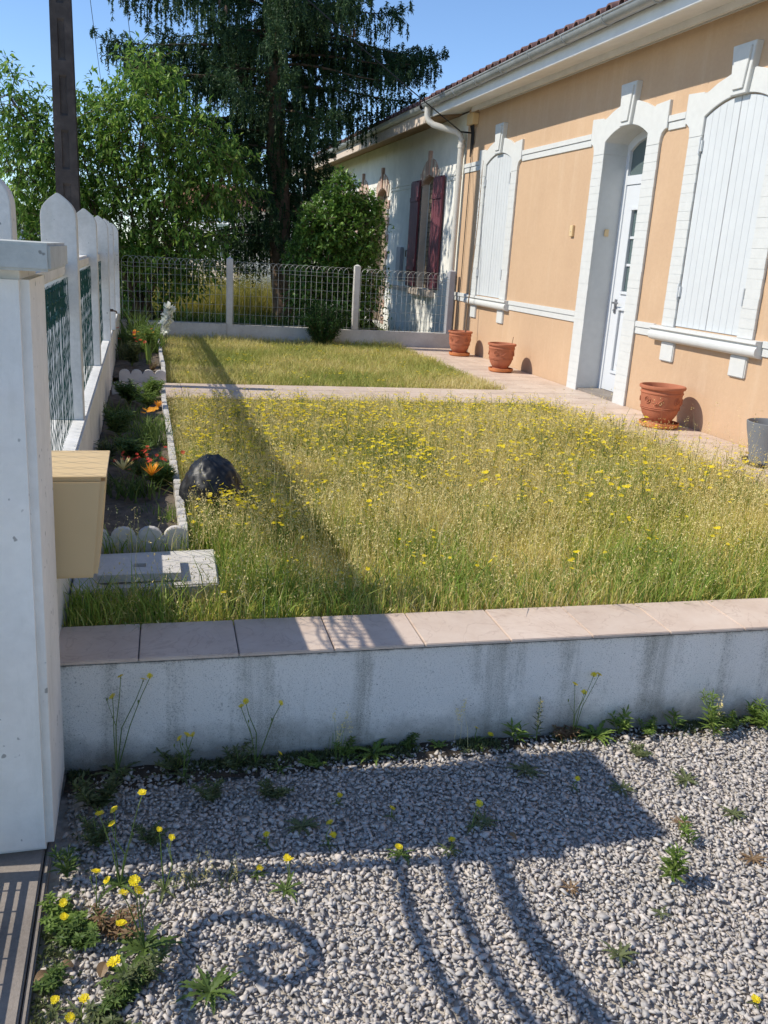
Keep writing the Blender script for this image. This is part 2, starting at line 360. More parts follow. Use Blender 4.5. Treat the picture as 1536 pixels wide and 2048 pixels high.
# ------------------------------------------------------------------ setting: ground sheets
X0 = 4.474          # plane of the house front
ZP = .36            # level of terrace, path and lawn
struct('ground', MB().box(-300, 300, -150, 600, -.6, -.06), MAT['earth'])
struct('gravel_soil', MB().box(-.262, 14, -12, 2.56, -.05, -.006), MAT['grit'])  # carried on out of view to bounce light onto wall and pillar
struct('lawn_soil', MB().box(-.27, 3.6, 2.6, 12.35, -.05, .34), MAT['turf'])
def bumpy(name, x0, x1, y0, y1, z, amp, step, mat, seed):
    nx, ny = int((x1 - x0) / step) + 1, int((y1 - y0) / step) + 1
    xs, ys = np.linspace(x0, x1, nx), np.linspace(y0, y1, ny); V = []; F = []
    for j in range(ny):
        for i in range(nx):
            V.append((xs[i], ys[j], z + amp * mnoise.noise(Vector((xs[i] * 7 + seed, ys[j] * 7, 0))) + amp * .6 * mnoise.noise(Vector((xs[i] * 26, ys[j] * 26, seed)))))
    for j in range(ny - 1):
        for i in range(nx - 1): a = j * nx + i; F.append((a, a + 1, a + nx + 1, a + nx))
    o = link(name, npmesh(name, V, F, None, True), mat); o['kind'] = 'structure'; return o
bumpy('flower_bed_soil', -.262, .15, 3.55, 7.52, .395, .02, .03, MAT['soil'], 1)
bumpy('flower_bed_soil', -.262, .17, 8.32, 12.3, .395, .02, .04, MAT['soil'], 5)
bumpy('neighbour_yard', -25, X0, 12.45, 70, .26, .04, .8, MAT['earth'], 9)
struct('street_pavement', MB().box(-30, -.76, -20, 12.4, -.058, .015), MAT['slab'])  # unseen; made pale to bounce light onto the pillar
# terrace along the house and the path across the lawn: laid tiles over a grout bed
terrace = struct('terrace', MB().box(3.6, X0 + .02, -1, 12.32, -.05, ZP - .008), MAT['grout'])
path = struct('garden_path', MB().box(-.262, 3.598, 7.46, 8.3, .3, ZP - .0075), MAT['grout'])
def tile_mesh(name, w, d, t, mat):
    me = MB().box(-w/2, w/2, -d/2, d/2, 0, t).mesh(name, bevel=.0025); me.materials.append(mat); return me
tm = tile_mesh('floor_tile', .2885, .2955, .012, MAT['tile'])
for i in range(3):
    for j in range(30):
        y = 12.16 - j * .2985
        piece('tile', tm, terrace, (3.745 + i * .2915, y, ZP - .0115 + random.uniform(-.0008, .0008)))
tm2 = tile_mesh('path_tile', .2945, .2755, .012, MAT['tile'])
for i in range(13):
    for j in range(3): piece('tile', tm2, path, (-.11 + i * .2975, 7.602 + j * .2785, ZP - .0115 + random.uniform(-.0008, .0008)))
# concrete threshold under the gate
struct('gate_threshold', MB().box(-.758, -.275, -1.5, 2.6, -.05, .03).box(-.272, -.258, -1.5, 2.45, -.05, .022), MAT['conc'], bevel=.004)

# ------------------------------------------------------------------ gravel: loose crushed stone, one mass
def stone_hull(seed):
    rs = np.random.default_rng(seed); p = nrm(rs.normal(size=(8, 3))) * rs.uniform(.9, 1.15, (8, 1)); p *= np.array([1.1, rs.uniform(.6, .95), rs.uniform(.5, .85)])
    bm = bmesh.new()
    for q in p: bm.verts.new(q)
    bmesh.ops.convex_hull(bm, input=bm.verts); bmesh.ops.triangulate(bm, faces=bm.faces)
    bm.verts.ensure_lookup_table(); vs = [v for v in bm.verts if v.link_faces]; idx = {v: i for i, v in enumerate(vs)}
    V = np.array([v.co[:] for v in vs]); F = np.array([[idx[v] for v in f.verts] for f in bm.faces]); bm.free(); return V, F
hulls = [stone_hull(100 + i) for i in range(28)]
def rotmats(n):
    q = nrm(rng.normal(size=(n, 4))); w, x, y, z = q.T
    return np.stack([1-2*(y*y+z*z), 2*(x*y-z*w), 2*(x*z+y*w), 2*(x*y+z*w), 1-2*(x*x+z*z), 2*(y*z-x*w), 2*(x*z-y*w), 2*(y*z+x*w), 1-2*(x*x+y*y)], 1).reshape(n, 3, 3)
gx0, gx1, gy0, gy1 = -.25, 3.2, .75, 2.52
step = .0128; gxs = np.arange(gx0, gx1, step); gys = np.arange(gy0, gy1, step)
GX, GY = np.meshgrid(gxs, gys); P = np.stack([GX.ravel(), GY.ravel()], 1); P += rng.uniform(-.55, .55, P.shape) * step
wall_y = lambda x: 2.518 - .0235 * (x + .25)
P = P[(P[:, 0] > gx0 + .01) & (P[:, 1] < wall_y(P[:, 0]) - .006)]
# thinner where plants and soil show: by the foot of the wall and beside the threshold
keep = rng.uniform(size=len(P)) > np.clip((P[:, 1] - 2.34) / .15, 0, 1) * .45 + np.clip((-.10 - P[:, 0]) / .15, 0, 1) * .45
P = P[keep]; P2 = P + rng.uniform(-.6, .6, P.shape) * step; P2 = P2[(P2[:, 1] < wall_y(P2[:, 0]) - .008) & (P2[:, 0] > gx0 + .01)]; nb = NB(); n1 = len(P); P = np.concatenate([P, P2]); n = len(P)
sz = np.clip(rng.lognormal(math.log(.0089), .32, n), .004, .0185); zz = np.where(np.arange(n) < n1, rng.uniform(.001, .0075, n), rng.uniform(-.007, -.001, n))
RM = rotmats(n); tiltv = rng.integers(0, len(hulls), n)
for k, (V, F) in enumerate(hulls):
    I = np.where(tiltv == k)[0]
    W = np.einsum('nij,vj->nvi', RM[I], V) * sz[I][:, None, None]; W[:, :, 2] *= .64
    W += np.stack([P[I, 0], P[I, 1], zz[I]], 1)[:, None, :]
    nb.add(W.reshape(-1, 3), (F[None] + (np.arange(len(I)) * len(V))[:, None, None]).reshape(-1, 3))
g = link('gravel', nb.mesh('gravel'), MAT['gravel']); g['kind'] = 'stuff'; tag(g, 'loose grey crushed gravel in front of the low white wall', 'gravel')

# ------------------------------------------------------------------ low front wall with tiled coping
fw = thing('low_wall', 'low white roughcast wall with a pinkish tiled coping along the gravel', 'wall', (1.5, 2.55, 0))
part('wall_body', MB().box(-.30, 3.9, 2.455, 2.665, -.05, .372), MAT['stucco'], fw, bevel=.006)
part('mortar_bed', MB().box(-.25, 3.9, 2.452, 2.667, .3735, .3805), MAT['grout'], fw)
cm = tile_mesh('coping_tile', .2975, .262, .0115, MAT['tile'])
for i in range(14): o = piece('coping_tile', cm, fw, (-.175 + i * .3012, 2.56, .381)); o.rotation_euler = (random.uniform(-.004, .004), random.uniform(-.003, .003), random.uniform(-.004, .004))

fw.location.y += .025; fw.rotation_euler = (0, 0, -.0235)
def wy(x, y): return y + max(0, .066 - .0235 * (x + .25)) if 2.36 < y < 2.5 else y      # things at the wall foot follow its line

# ------------------------------------------------------------------ gate pillar, gate, mailbox
gp = thing('gate_pillar', 'tall pale concrete gate pillar with a flat grey cap', 'pillar', (-.48, 2.35, .03))
part('shaft', MB().add([(-.72,2.1,.031),(-.250,2.1,.031),(-.250,2.485,.031),(-.72,2.485,.031),(-.70,2.11,1.524),(-.238,2.11,1.524),(-.238,2.475,1.524),(-.70,2.475,1.524)],
     [(0,3,2,1),(4,5,6,7),(0,1,5,4),(1,2,6,5),(2,3,7,6),(3,0,4,7)]), MAT['pillar'], gp, bevel=.02, smooth=True)
part('cap', MB().box(-.80, -.185, 2.05, 2.53, 1.526, 1.585), MAT['capmat'], gp, bevel=.006)
GX_ = -.42
gt = thing('metal_gate', 'pale painted metal gate hung on the gate pillar', 'gate', (GX_, 1.2, .05))
part('stile', MB().box(GX_ - .018, GX_ + .018, 2.012, 2.048, .05, 1.40), MAT['gate'], gt)
part('finial', MB().lathe([(.018, 0), (.012, .008), (.024, .022), (.03, .04), (.022, .058), (.001, .066)], (GX_, 2.03, 1.40), 12), MAT['gate'], gt, smooth=True)
part('stile', MB().box(GX_ - .018, GX_ + .018, -.02, .02, .05, 1.62), MAT['gate'], gt)
def dip(y): return .42 * (y - 1.77) ** 2 if y > 1.3 else .0928 + .395 * (1.3 - y) - .20 * (1.3 - y) ** 2
for z, r in ((.997, .013), (1.121, .014)):
    part('rail', MB().tube([(GX_, y, z + dip(y)) for y in np.linspace(2.02, .015, 22)], r, 8), MAT['gate'], gt, smooth=True)
part('top_rail', MB().tube([(GX_, y, 1.26 + dip(y)) for y in np.linspace(2.02, .015, 22)], .025, 8), MAT['gate'], gt, smooth=True)
part('kick_plate', MB().box(GX_ - .006, GX_ + .006, .02, 2.012, .052, .082), MAT['gate'], gt)
for z in (.108, .135): part('rail', MB().tube([(GX_, 2.012, z), (GX_, .02, z)], .0065, 6), MAT['gate'], gt)
for k in range(26): part('bar', MB().tube([(GX_, 1.98 - k * .075, .083), (GX_, 1.98 - k * .075, .135)], .0025, 4), MAT['gate'], gt)
spiral = [(1.40, .47), (1.56, .462), (1.66, .464), (1.725, .470), (1.785, .477), (1.835, .495), (1.862, .54), (1.868, .62), (1.832, .706), (1.756, .752), (1.695, .746), (1.652, .70), (1.649, .638), (1.687, .601), (1.73, .60), (1.764, .625), (1.765, .665), (1.745, .68)]
for sgn, y0 in ((1, 0), (-1, 2.8)):
    part('scroll', MB().tube([(GX_, y0 + sgn * y, z) for y, z in spiral], [.016] * (len(spiral) - 4) + [.015, .014, .012, .009], 8), MAT['gate'], gt, smooth=True)
part('tie_bar', MB().tube([(GX_, 1.868, .62), (GX_, 2.015, .62)], .0035, 4), MAT['gate'], gt)
part('tie_bar', MB().tube([(GX_, 1.40, .47), (GX_, 1.40, .14)], .005, 4), MAT['gate'], gt)
mbx = thing('mailbox', 'tapered cream metal mailbox fixed behind the gate pillar', 'mailbox', (-.27, 2.66, .64))
part('box', MB().add([(-.40,2.51,.647),(-.138,2.51,.647),(-.138,2.78,.647),(-.40,2.78,.647),(-.425,2.50,.953),(-.107,2.50,.953),(-.107,2.83,.953),(-.425,2.83,.953)],
     [(0,3,2,1),(4,5,6,7),(0,1,5,4),(1,2,6,5),(2,3,7,6),(3,0,4,7)]), MAT['cream'], mbx, bevel=.012, smooth=True)
part('lid', MB().box(-.43, -.103, 2.504, 2.836, .9535, .9575), MAT['cream'], mbx, bevel=.0015)
part('door_panel', MB().add([(-.137,2.53,.675),(-.1335,2.53,.675),(-.1335,2.76,.675),(-.137,2.76,.675),(-.113,2.53,.925),(-.1095,2.53,.925),(-.1095,2.80,.925),(-.113,2.80,.925)],
     [(0,3,2,1),(4,5,6,7),(0,1,5,4),(1,2,6,5),(2,3,7,6),(3,0,4,7)]), MAT['cream'], mbx)
for x in (-.36, -.17): part('rivet', MB().lathe([(.004, 0), (.003, .002), (0.0005, .003)], (x, 2.66, .6437), 8), MAT['rust'], mbx)
part('bracket', MB().box(-.38, -.30, 2.475, 2.515, .74, .82), MAT['rust'], mbx)

# ------------------------------------------------------------------ concrete fence on the left: base wall, pointed posts, rail, green netting
cf = thing('concrete_fence', 'white concrete garden fence with pointed posts and green netting', 'fence', (-.36, 7.0, 0))
part('base_wall', MB().box(-.46, -.268, 2.49, 12.42, -.05, .75), MAT['postmat'], cf, bevel=.008)
def pointed_post(y, x1=-.28, w=.155, d=.12, z0=.75, top=1.79, name='post'):
    xc = x1 - w / 2; prof = [(-w/2, z0), (w/2, z0), (w/2, top - .115)]
    for t in np.linspace(.12, 1, 9): prof.append((max(w/2 * (1 - t ** 2.5), .003), top - .115 + .115 * t))
    prof += [(-p, z) for p, z in prof[:1:-1]]
    b = MB().prism_y([(xc + p, z) for p, z in prof], y, y + d)
    return part(name, b, MAT['postmat'], cf, bevel=.007)
pointed_post(2.98, x1=-.375)
pointed_post(4.42); pointed_post(6.42); pointed_post(8.1, x1=-.262, z0=.3); pointed_post(9.1, x1=-.225 - .02); pointed_post(11.2, x1=-.245)
for a, b in ((2.5, 2.98), (3.1, 4.42), (4.54, 6.42), (6.54, 8.1), (8.22, 9.1), (9.22, 11.2), (11.32, 12.4)):
    part('rail', MB().box(-.40, -.335, a - .01, b + .01, 1.425, 1.49), MAT['postmat'], cf, bevel=.012)
    nbm = MB(); x = -.325; dy = .07; dz = .055; ny = int((b - a - .04) / dy); nz = 13
    for i in range(ny):
        pts = []
        for k in range(nz): pts.append((x + random.uniform(-.003, .003), a + .03 + (i + (.5 if k % 2 else 0)) * dy, .765 + k * dz))
        nbm.tube(pts, .0014, 3, caps=False)
        nbm.tube([(p[0] + .002, a + .03 + (i + (0 if k % 2 else .5)) * dy, p[2]) for k, p in enumerate(pts)], .0014, 3, caps=False)
    part('netting', nbm, MAT['net'], cf, fixn=False)
    rl = MB()
    for k in range(9):
        x_, z_ = -.355 + .016 * math.cos(k * 2.1), 1.395 - .017 * k
        rl.tube([(x_ + random.uniform(-.008, .008), y_, z_ + random.uniform(-.007, .007)) for y_ in np.linspace(a + .01, b - .01, max(4, int((b - a) / .05)))], .005, 4)
    for y_ in np.arange(a + .02, b - .02, .03): rl.tube([(-.345, y_, 1.405), (-.35 + random.uniform(-.01, .01), y_ + .02, 1.25)], .003, 3, caps=False)
    part('netting_roll', rl, MAT['net'], cf, fixn=False)
part('latch', MB().box(-.262, -.235, 8.12, 8.16, 1.0, 1.02).tube([(-.25, 8.11, 1.01), (-.21, 8.10, 1.005), (-.205, 8.10, .985)], .007, 6), MAT['rust'], cf)

# ------------------------------------------------------------------ scalloped edging of the flower beds
def scallop_mesh(name, n, w, z0, h, t, axis):
    prof = [(0, z0), (n * w, z0)]
    for i in range(n - 1, -1, -1):
        for a in np.linspace(0.0, math.pi, 9): prof.append((i * w + w/2 + (w/2 - .003) * math.cos(a), h - w * .42 + w * .42 * math.sin(a)))
    b = MB()
    if axis == 'x': b.prism_y([(p, z) for p, z in prof], -t/2, t/2)
    else: b.prism_x([(p, z) for p, z in prof], -t/2, t/2)
    me = b.mesh(name, bevel=.0035); me.materials.append(MAT['slab']); return me
W = .1055
def edging(label, y0, ny, x0, nx, back):
    e = thing('scalloped_edging', label, 'edging', (x0, y0, ZP))
    fx = scallop_mesh('edging_front', nx, W, -.06, .125, .036, 'x'); o = piece('edging_stone', fx, e, (x0 + .018 - nx * W, y0, ZP - .01))
    sm = scallop_mesh('edging_side', 4, W, -.06, .118, .036, 'y')
    for k in range(ny):
        o = piece('edging_stone', sm, e, (x0 + random.uniform(-.003, .003), y0 + .022 + k * (4 * W + .004), ZP - .012 + random.uniform(-.006, .004))); o.rotation_euler = (0, random.uniform(-.03, .03), random.uniform(-.008, .008))
    if back: piece('edging_stone', fx, e, (x0 + .018 - nx * W, back, ZP - .015))
edging('pale scalloped edging around the near flower bed', 3.545, 9, .158, 4, 7.44)
edging('pale scalloped edging around the far flower bed', 8.325, 9, .195, 4, None)

# ------------------------------------------------------------------ inspection slab in the grass
sl = thing('inspection_slab', 'flat pale concrete inspection slab lying beside the coping', 'slab', (0, 3.25, .34))
part('slab_base', MB().add([(-.26,3.06,.33),(.262,3.075,.33),(.275,3.46,.33),(-.26,3.45,.33),(-.26,3.06,.392),(.262,3.075,.398),(.275,3.46,.40),(-.26,3.45,.395)],
     [(0,3,2,1),(4,5,6,7),(0,1,5,4),(1,2,6,5),(2,3,7,6),(3,0,4,7)]), MAT['slab'], sl, bevel=.006)
lid = MB()
for a in ((-.17,-.045,3.11,3.31), (.0,.125,3.11,3.31), (-.045,.0,3.11,3.185), (-.045,.0,3.225,3.31)): lid.box(*a, .402, .432)
part('slab_lid', lid, MAT['slab'], sl, fixn=False)
part('lid_hole', MB().box(-.045, .0, 3.185, 3.225, .402, .408), MAT['grit'], sl)

# ------------------------------------------------------------------ house
hs = thing('ochre_house', 'single storey ochre house with white surrounds and closed white shutters', 'house', (X0 + 2, 7, 0))
YE = 12.5
DC, DW, DO = 8.015, .39, .605        # door: centre, half opening, half outer width
def arch(u, hw, zs, zc):             # segmental arch height at offset u
    s = zc - zs; rr = (hw * hw + s * s) / (2 * s); return zc - rr + math.sqrt(max(rr * rr - u * u, 0))
wl_ = MB().box(X0, X0 + .3, 1.0, DC - DO + .02, -.05, 3.75).box(X0, X0 + .3, DC + DO - .02, YE, -.05, 3.75)
top = [(DC + DO - .02, 3.75), (DC - DO + .02, 3.75), (DC - DO + .02, 2.80)] + [(DC + u, arch(u, DO - .02, 2.80, 2.99)) for u in np.linspace(-DO + .02, DO - .02, 17)[1:-1]] + [(DC + DO - .02, 2.80)]
wl_.prism_x(top, X0, X0 + .3)
wall = part('wall', wl_, MAT['ochre'], hs, fixn=True)
part('gable_wall', MB().box(X0 + .3, X0 + 6.5, 1.0, 1.3, -.05, 3.75).add([(X0, 1.0, 3.75), (X0 + 6.5, 1.0, 3.75), (X0 + 3.25, 1.0, 5.0), (X0, 1.3, 3.75), (X0 + 6.5, 1.3, 3.75), (X0 + 3.25, 1.3, 5.0)], [(0,1,2),(5,4,3),(0,3,4,1),(1,4,5,2),(2,5,3,0)]), MAT['ochre'], hs)
part('back_wall', MB().box(X0 + 6.2, X0 + 6.5, 1.3, YE, -.05, 3.75), MAT['ochre'], hs)
def head_outline(c, hw, ho, zs, zc, zb=2.70, ear=.09):
    half = [(ho, zb), (ho + .004, zb + .045), (ho + .02, zb + .085), (ho + .055, zb + .112), (ho + ear, zb + .12), (ho + ear, 3.05), (ho - .13, 3.037), (ho - .15, 3.02), (ho - .2, 3.035), (ho - .3, 3.075), (.14, 3.12)]
    out = [(c + u, z) for u, z in half] + [(c - u, z) for u, z in half[::-1]]
    out += [(c - hw, zb)] + [(c + u, arch(u, hw, zs, zc)) for u in np.linspace(-hw, hw, 17)] + [(c + hw, zb)]
    return out
def keystone(parent, c, zb=2.915, zt=3.285):
    k = part('keystone', MB().prism_x([(c - .095, zb), (c + .095, zb), (c + .142, zt), (c - .142, zt)], X0 - .058, X0 + .01), MAT['white_brick'], parent, bevel=.004)
    part('keystone_panel', MB().prism_x([(c - .062, zb + .035), (c + .062, zb + .035), (c + .105, zt - .03), (c - .105, zt - .03)], X0 - .072, X0 - .056), MAT['white_brick'], parent, bevel=.004)
BRH = .0735
_bm = {}
def jamb(parent, ya, yb, z0, z1, depth):
    """painted brick courses with recessed joints"""
    n = max(1, round((z1 - z0) / BRH)); h = (z1 - z0) / n
    part('mortar', MB().box(X0 - .0255, X0 + depth, ya + .005, yb - .005, z0 + .001, z1 - .001), MAT['white_brick'], parent)
    for i in range(n):
        key = (round(yb - ya, 3), round(h, 4), i % 5)
        if key not in _bm:
            rr = random.Random(hash(key) % 999); e = rr.uniform(-.003, .002); f = rr.uniform(-.003, .003)
            me = MB().box(-.005, .012, -(yb - ya)/2 + (e if True else 0), (yb - ya)/2 + f * .3, .0012, h - .0012).mesh('jamb_brick', bevel=.002); me.materials.append(MAT['white_brick']); _bm[key] = me
        piece('brick', _bm[key], parent, (X0 - .0224 + random.uniform(-.001, .001), (ya + yb) / 2, z0 + i * h))
# door
dsr = part('door_surround', MB().prism_x(head_outline(DC, DW, DO, 2.81, 2.925), X0 - .028, X0 + .28), MAT['white_brick'], hs, bevel=.0035)
jamb(dsr, DC + DW, DC + DO, ZP - .01, 2.70, .28); jamb(dsr, DC - DO, DC - DW, ZP - .01, 2.70, .28); keystone(dsr, DC)
XD = X0 + .235
part('threshold', MB().box(X0 - .005, X0 + .3, DC - DW - .01, DC + DW + .01, .3, .385), MAT['conc'], hs)
fr = MB().box(XD, XD + .06, DC + DW - .055, DC + DW + .03, .386, 2.79).box(XD, XD + .06, DC - DW - .03, DC - DW + .055, .386, 2.79).box(XD + .002, XD + .058, DC - DW + .055, DC + DW - .055, 2.43, 2.515)
fr.prism_x([(DC + u, arch(u, DW + .03, 2.80, 2.95)) for u in np.linspace(-DW - .03, DW + .03, 13)] + [(DC + u, arch(u, DW - .055, 2.745, 2.85)) for u in np.linspace(DW - .055, -DW + .055, 13)], XD - .003, XD + .057)
part('door_frame', fr, MAT['pvc'], hs)
part('transom_pane', MB().prism_x([(DC - DW + .05, 2.51), (DC + DW - .05, 2.51)] + [(DC + u, arch(u, DW - .05, 2.75, 2.86)) for u in np.linspace(DW - .05, -DW + .05, 13)], XD + .028, XD + .036), MAT['glass'], hs)
part('dark_room_sheet', MB().box(X0 + .6, X0 + .62, DC - .6, DC + .6, .3, 3.0), MAT['cable'], hs)  # black sheet standing in for the darkness of the room
dr = part('door', MB().box(XD + .012, XD + .05, DC - DW + .058, DC + .195 + .14, .392, .60).box(XD + .012, XD + .05, DC - DW + .058, DC + .195 + .14, 1.22, 1.40).box(XD + .012, XD + .05, DC - DW + .058, DC + .335, 2.19, 2.425)
     .box(XD + .012, XD + .05, DC + .165, DC + .335, .60, 1.22).box(XD + .012, XD + .05, DC - DW + .058, DC - .165, .60, 1.22).box(XD + .012, XD + .05, DC + .165, DC + .335, 1.40, 2.19).box(XD + .012, XD + .05, DC - DW + .058, DC - .165, 1.40, 2.19), MAT['pvc'], hs, fixn=False)
part('lower_panel', MB().box(XD + .024, XD + .04, DC - .165, DC + .165, .60, 1.22).box(XD + .010, XD + .024, DC - .11, DC + .11, .67, 1.15), MAT['pvc'], dr, bevel=.004)
for (za, zb_) in ((.575, 1.245), (1.375, 2.215)):
    mo = MB(); e = .03
    mo.box(XD - .004, XD + .0115, DC - .19, DC + .19, za, za + e).box(XD - .004, XD + .0115, DC - .19, DC + .19, zb_ - e, zb_)
    mo.box(XD - .003, XD + .0115, DC - .19, DC - .19 + e, za + e, zb_ - e).box(XD - .003, XD + .0115, DC + .19 - e, DC + .19, za + e, zb_ - e)
    part('moulding', mo, MAT['pvc'], dr, bevel=.003)
for k in range(3):
    h3 = (2.19 - 1.40) / 3; part('pane', MB().box(XD + .03, XD + .036, DC - .164, DC + .164, 1.401 + k * h3, 1.399 + (k + 1) * h3), MAT['glass'], dr)
for k in (1, 2): part('glazing_bar', MB().box(XD + .016, XD + .029, DC - .163, DC + .163, 1.40 + k * h3 - .012, 1.40 + k * h3 + .012), MAT['pvc'], dr)
part('handle', MB().box(XD + .002, XD + .0115, DC + .235, DC + .275, 1.18, 1.32).tube([(XD + .005, DC + .255, 1.285), (XD - .035, DC + .255, 1.285), (XD - .04, DC + .235, 1.285), (XD - .04, DC + .14, 1.285)], .010, 8).lathe([(.012, -.01), (.012, .01)], (XD - .004, DC + .255, 1.21), 10), MAT['iron'], dr, smooth=True)
# windows
def window(c, arches=True):
    hw, ho = .435, .62
    s = part('window_surround', MB().prism_x(head_outline(c, hw, ho, 2.845, 2.955), X0 - .028, X0 + .01), MAT['white_brick'], hs, bevel=.0035)
    jamb(s, c + hw, c + ho, 1.16, 2.70, .01); jamb(s, c - ho, c - hw, 1.16, 2.70, .01); keystone(s, c, 2.945, 3.30)
    sill = [(X0 + .01, 1.16), (X0 - .075, 1.158), (X0 - .08, 1.135), (X0 - .062, 1.128)] + [(X0 - .045 - .034 * math.cos(a), 1.068 - .042 * math.sin(a) + .01) for a in np.linspace(-1.2, 1.3, 9)] + [(X0 - .03, 1.03), (X0 + .01, 1.03)]
    sl_ = part('window_sill', MB().prism_y(sill, c - .735, c + .735), MAT['white_brick'], hs, smooth=True)
    for a, b in ((.39, .59), (-.59, -.39)): part('sill_corbel', MB().box(X0 - .024, X0 + .01, c + a, c + b, .86, 1.032), MAT['white_brick'], sl_, bevel=.008)
    for sgn in (-1, 1):
        lf = part('shutter', MB().prism_x([(c + sgn * .003, 1.172), (c + sgn * .43, 1.172)] + [(c + sgn * u, arch(u, hw, 2.84, 2.945)) for u in np.linspace(.43, .003, 7)], X0 - .006, X0 + .004), MAT['white_paint'], hs)
        nbd = 5; wv = .427 / nbd
        for k in range(nbd):
            u0, u1 = .0035 + k * wv + .0007, .0035 + (k + 1) * wv - .0007
            bd = MB().prism_x([(c + sgn * u0, 1.173), (c + sgn * u1, 1.173), (c + sgn * u1, arch(u1, hw, 2.838, 2.943)), (c + sgn * u0, arch(u0, hw, 2.838, 2.943))], X0 - .0095, X0 - .005)
            part('board', bd, MAT['white_paint'], lf, bevel=.0015)
        for z in (1.42, 2.58):
            part('hinge', MB().box(X0 - .03, X0 - .013, c + sgn * .425 - .011, c + sgn * .425 + .011, z, z + .085).tube([(X0 - .034, c + sgn * .436, z - .02), (X0 - .034, c + sgn * .436, z + .11)], .008, 8), MAT['white_paint'], lf)
window(6.34); window(11.18)
# moulded string courses between the surrounds
def band(ya, yb, z0, z1, dy):
    zc = z0 + (z1 - z0) * .55
    part('string_course', MB().box(X0 - .014, X0 + .005, ya, yb, z0, zc - .002).box(X0 - .024, X0 + .005, ya, yb, zc, z1), MAT['white_brick'], hs, bevel=.003)
for ya, yb in ((11.895, 12.495), (8.715, 10.465), (7.055, 7.315), (1.0, 5.625)): band(ya, yb, 2.80, 2.92, 0)
for ya, yb in ((11.92, 12.495), (8.625, 10.44), (7.08, 7.405), (1.0, 5.6)): band(ya, yb, 1.05, 1.165, 0)
# eaves: soffit, fascia, gutter, roof tiles
XF = X0 - .43
part('soffit', MB().add([(XF, 1.0, 3.565), (X0 + .02, 1.0, 3.63), (X0 + .02, YE + .35, 3.63), (XF, YE + .35, 3.565), (XF, 1.0, 3.59), (X0 + .02, 1.0, 3.66), (X0 + .02, YE + .35, 3.66), (XF, YE + .35, 3.59)],
     [(0,3,2,1),(4,5,6,7),(0,1,5,4),(1,2,6,5),(2,3,7,6),(3,0,4,7)]), MAT['fascia'], hs)
part('fascia_board', MB().box(XF - .028, XF + .005, .95, YE + .35, 3.54, 3.665), MAT['fascia'], hs, bevel=.004)
part('frieze_board', MB().box(X0 - .10, X0 - .075, .95, 12.15, 3.555, 3.62).box(X0 - .012, X0 + .001, 1.0, 12.1, 3.57, 3.64), MAT['fascia'], hs)
gprof = [(.066 * math.cos(a), .066 * math.sin(a)) for a in np.linspace(math.pi, 2 * math.pi, 13)]
gin = [(.061 * math.cos(a), .061 * math.sin(a)) for a in np.linspace(2 * math.pi, math.pi, 13)]
XG, ZG = XF - .098, 3.705
gprof_ = [(XG - .072, ZG + .004)] + [(XG + p, ZG + q) for p, q in gprof] + [(XG + p, ZG + q) for p, q in gin] + [(XG - .061, ZG + .008)]
gut = part('gutter', MB().prism_y(gprof_, .9, YE + .38), MAT['zinc'], hs, smooth=True)
part('gutter_bead', MB().tube([(XG - .068, .9, ZG + .004), (XG - .068, YE + .38, ZG + .004)], .009, 8), MAT['zinc'], gut, smooth=True)
for k in range(14):
    y = 12.35 - k * .78; br = [(XG + .069 * math.cos(a), y, ZG + .069 * math.sin(a)) for a in np.linspace(math.pi, 2 * math.pi, 11)]
    part('gutter_bracket', MB().tube(br, .007, 5), MAT['zinc'], gut)
SL = .36    # roof slope
def roof_z(x): return 3.785 + (x - (XF - .05)) * SL
rf = part('roof', MB().add([(XF - .04, .8, roof_z(XF - .04) - .04), (X0 + 3.25, .8, roof_z(X0 + 3.25) - .04), (X0 + 3.25, YE, roof_z(X0 + 3.25) - .04), (XF - .04, YE, roof_z(XF - .04) - .04), (X0 + 6.9, .8, 3.7), (X0 + 6.9, YE, 3.7)], [(0, 1, 2, 3), (1, 4, 5, 2)]), MAT['rooftile'], hs)
def barrel(w, l, th=.018):
    vs = []; fs = []; n = 8; rows = 3
    for r in range(rows):
        t = r / (rows - 1); x = l * t; zoff = x * SL; wr = w / 2 * (1 - .08 * t)
        for k in range(n + 1):
            a = math.pi * k / n; vs.append((x, -wr * math.cos(a), zoff + wr * .8 * math.sin(a)))
        for k in range(n + 1):
            a = math.pi * k / n; vs.append((x, -(wr - th) * math.cos(a), zoff + (wr - th) * .8 * math.sin(a)))
    m = 2 * (n + 1)
    for r in range(rows - 1):
        for k in range(n):
            fs.append((r*m+k, r*m+k+1, (r+1)*m+k+1, (r+1)*m+k)); fs.append((r*m+n+1+k+1, r*m+n+1+k, (r+1)*m+n+1+k, (r+1)*m+n+1+k+1))
    for k in range(n): fs.append((k+1, k, n+1+k, n+2+k))
    me = MB().add(vs, fs).mesh('roof_tile', smooth=True); me.materials.append(MAT['rooftile']); return me
def pan(w, l):
    me = MB().add([(0, -w/2, .0), (0, w/2, .0), (l, w/2, l*SL), (l, -w/2, l*SL), (0, -w/2, .022), (0, w/2, .022), (l, w/2, l*SL + .022), (l, -w/2, l*SL + .022)], [(0,3,2,1),(4,5,6,7),(0,1,5,4),(1,2,6,5),(2,3,7,6),(3,0,4,7)]).mesh('pan_tile'); me.materials.append(MAT['rooftile']); return me
btm, ptm = barrel(.125, .42), pan(.15, .42)
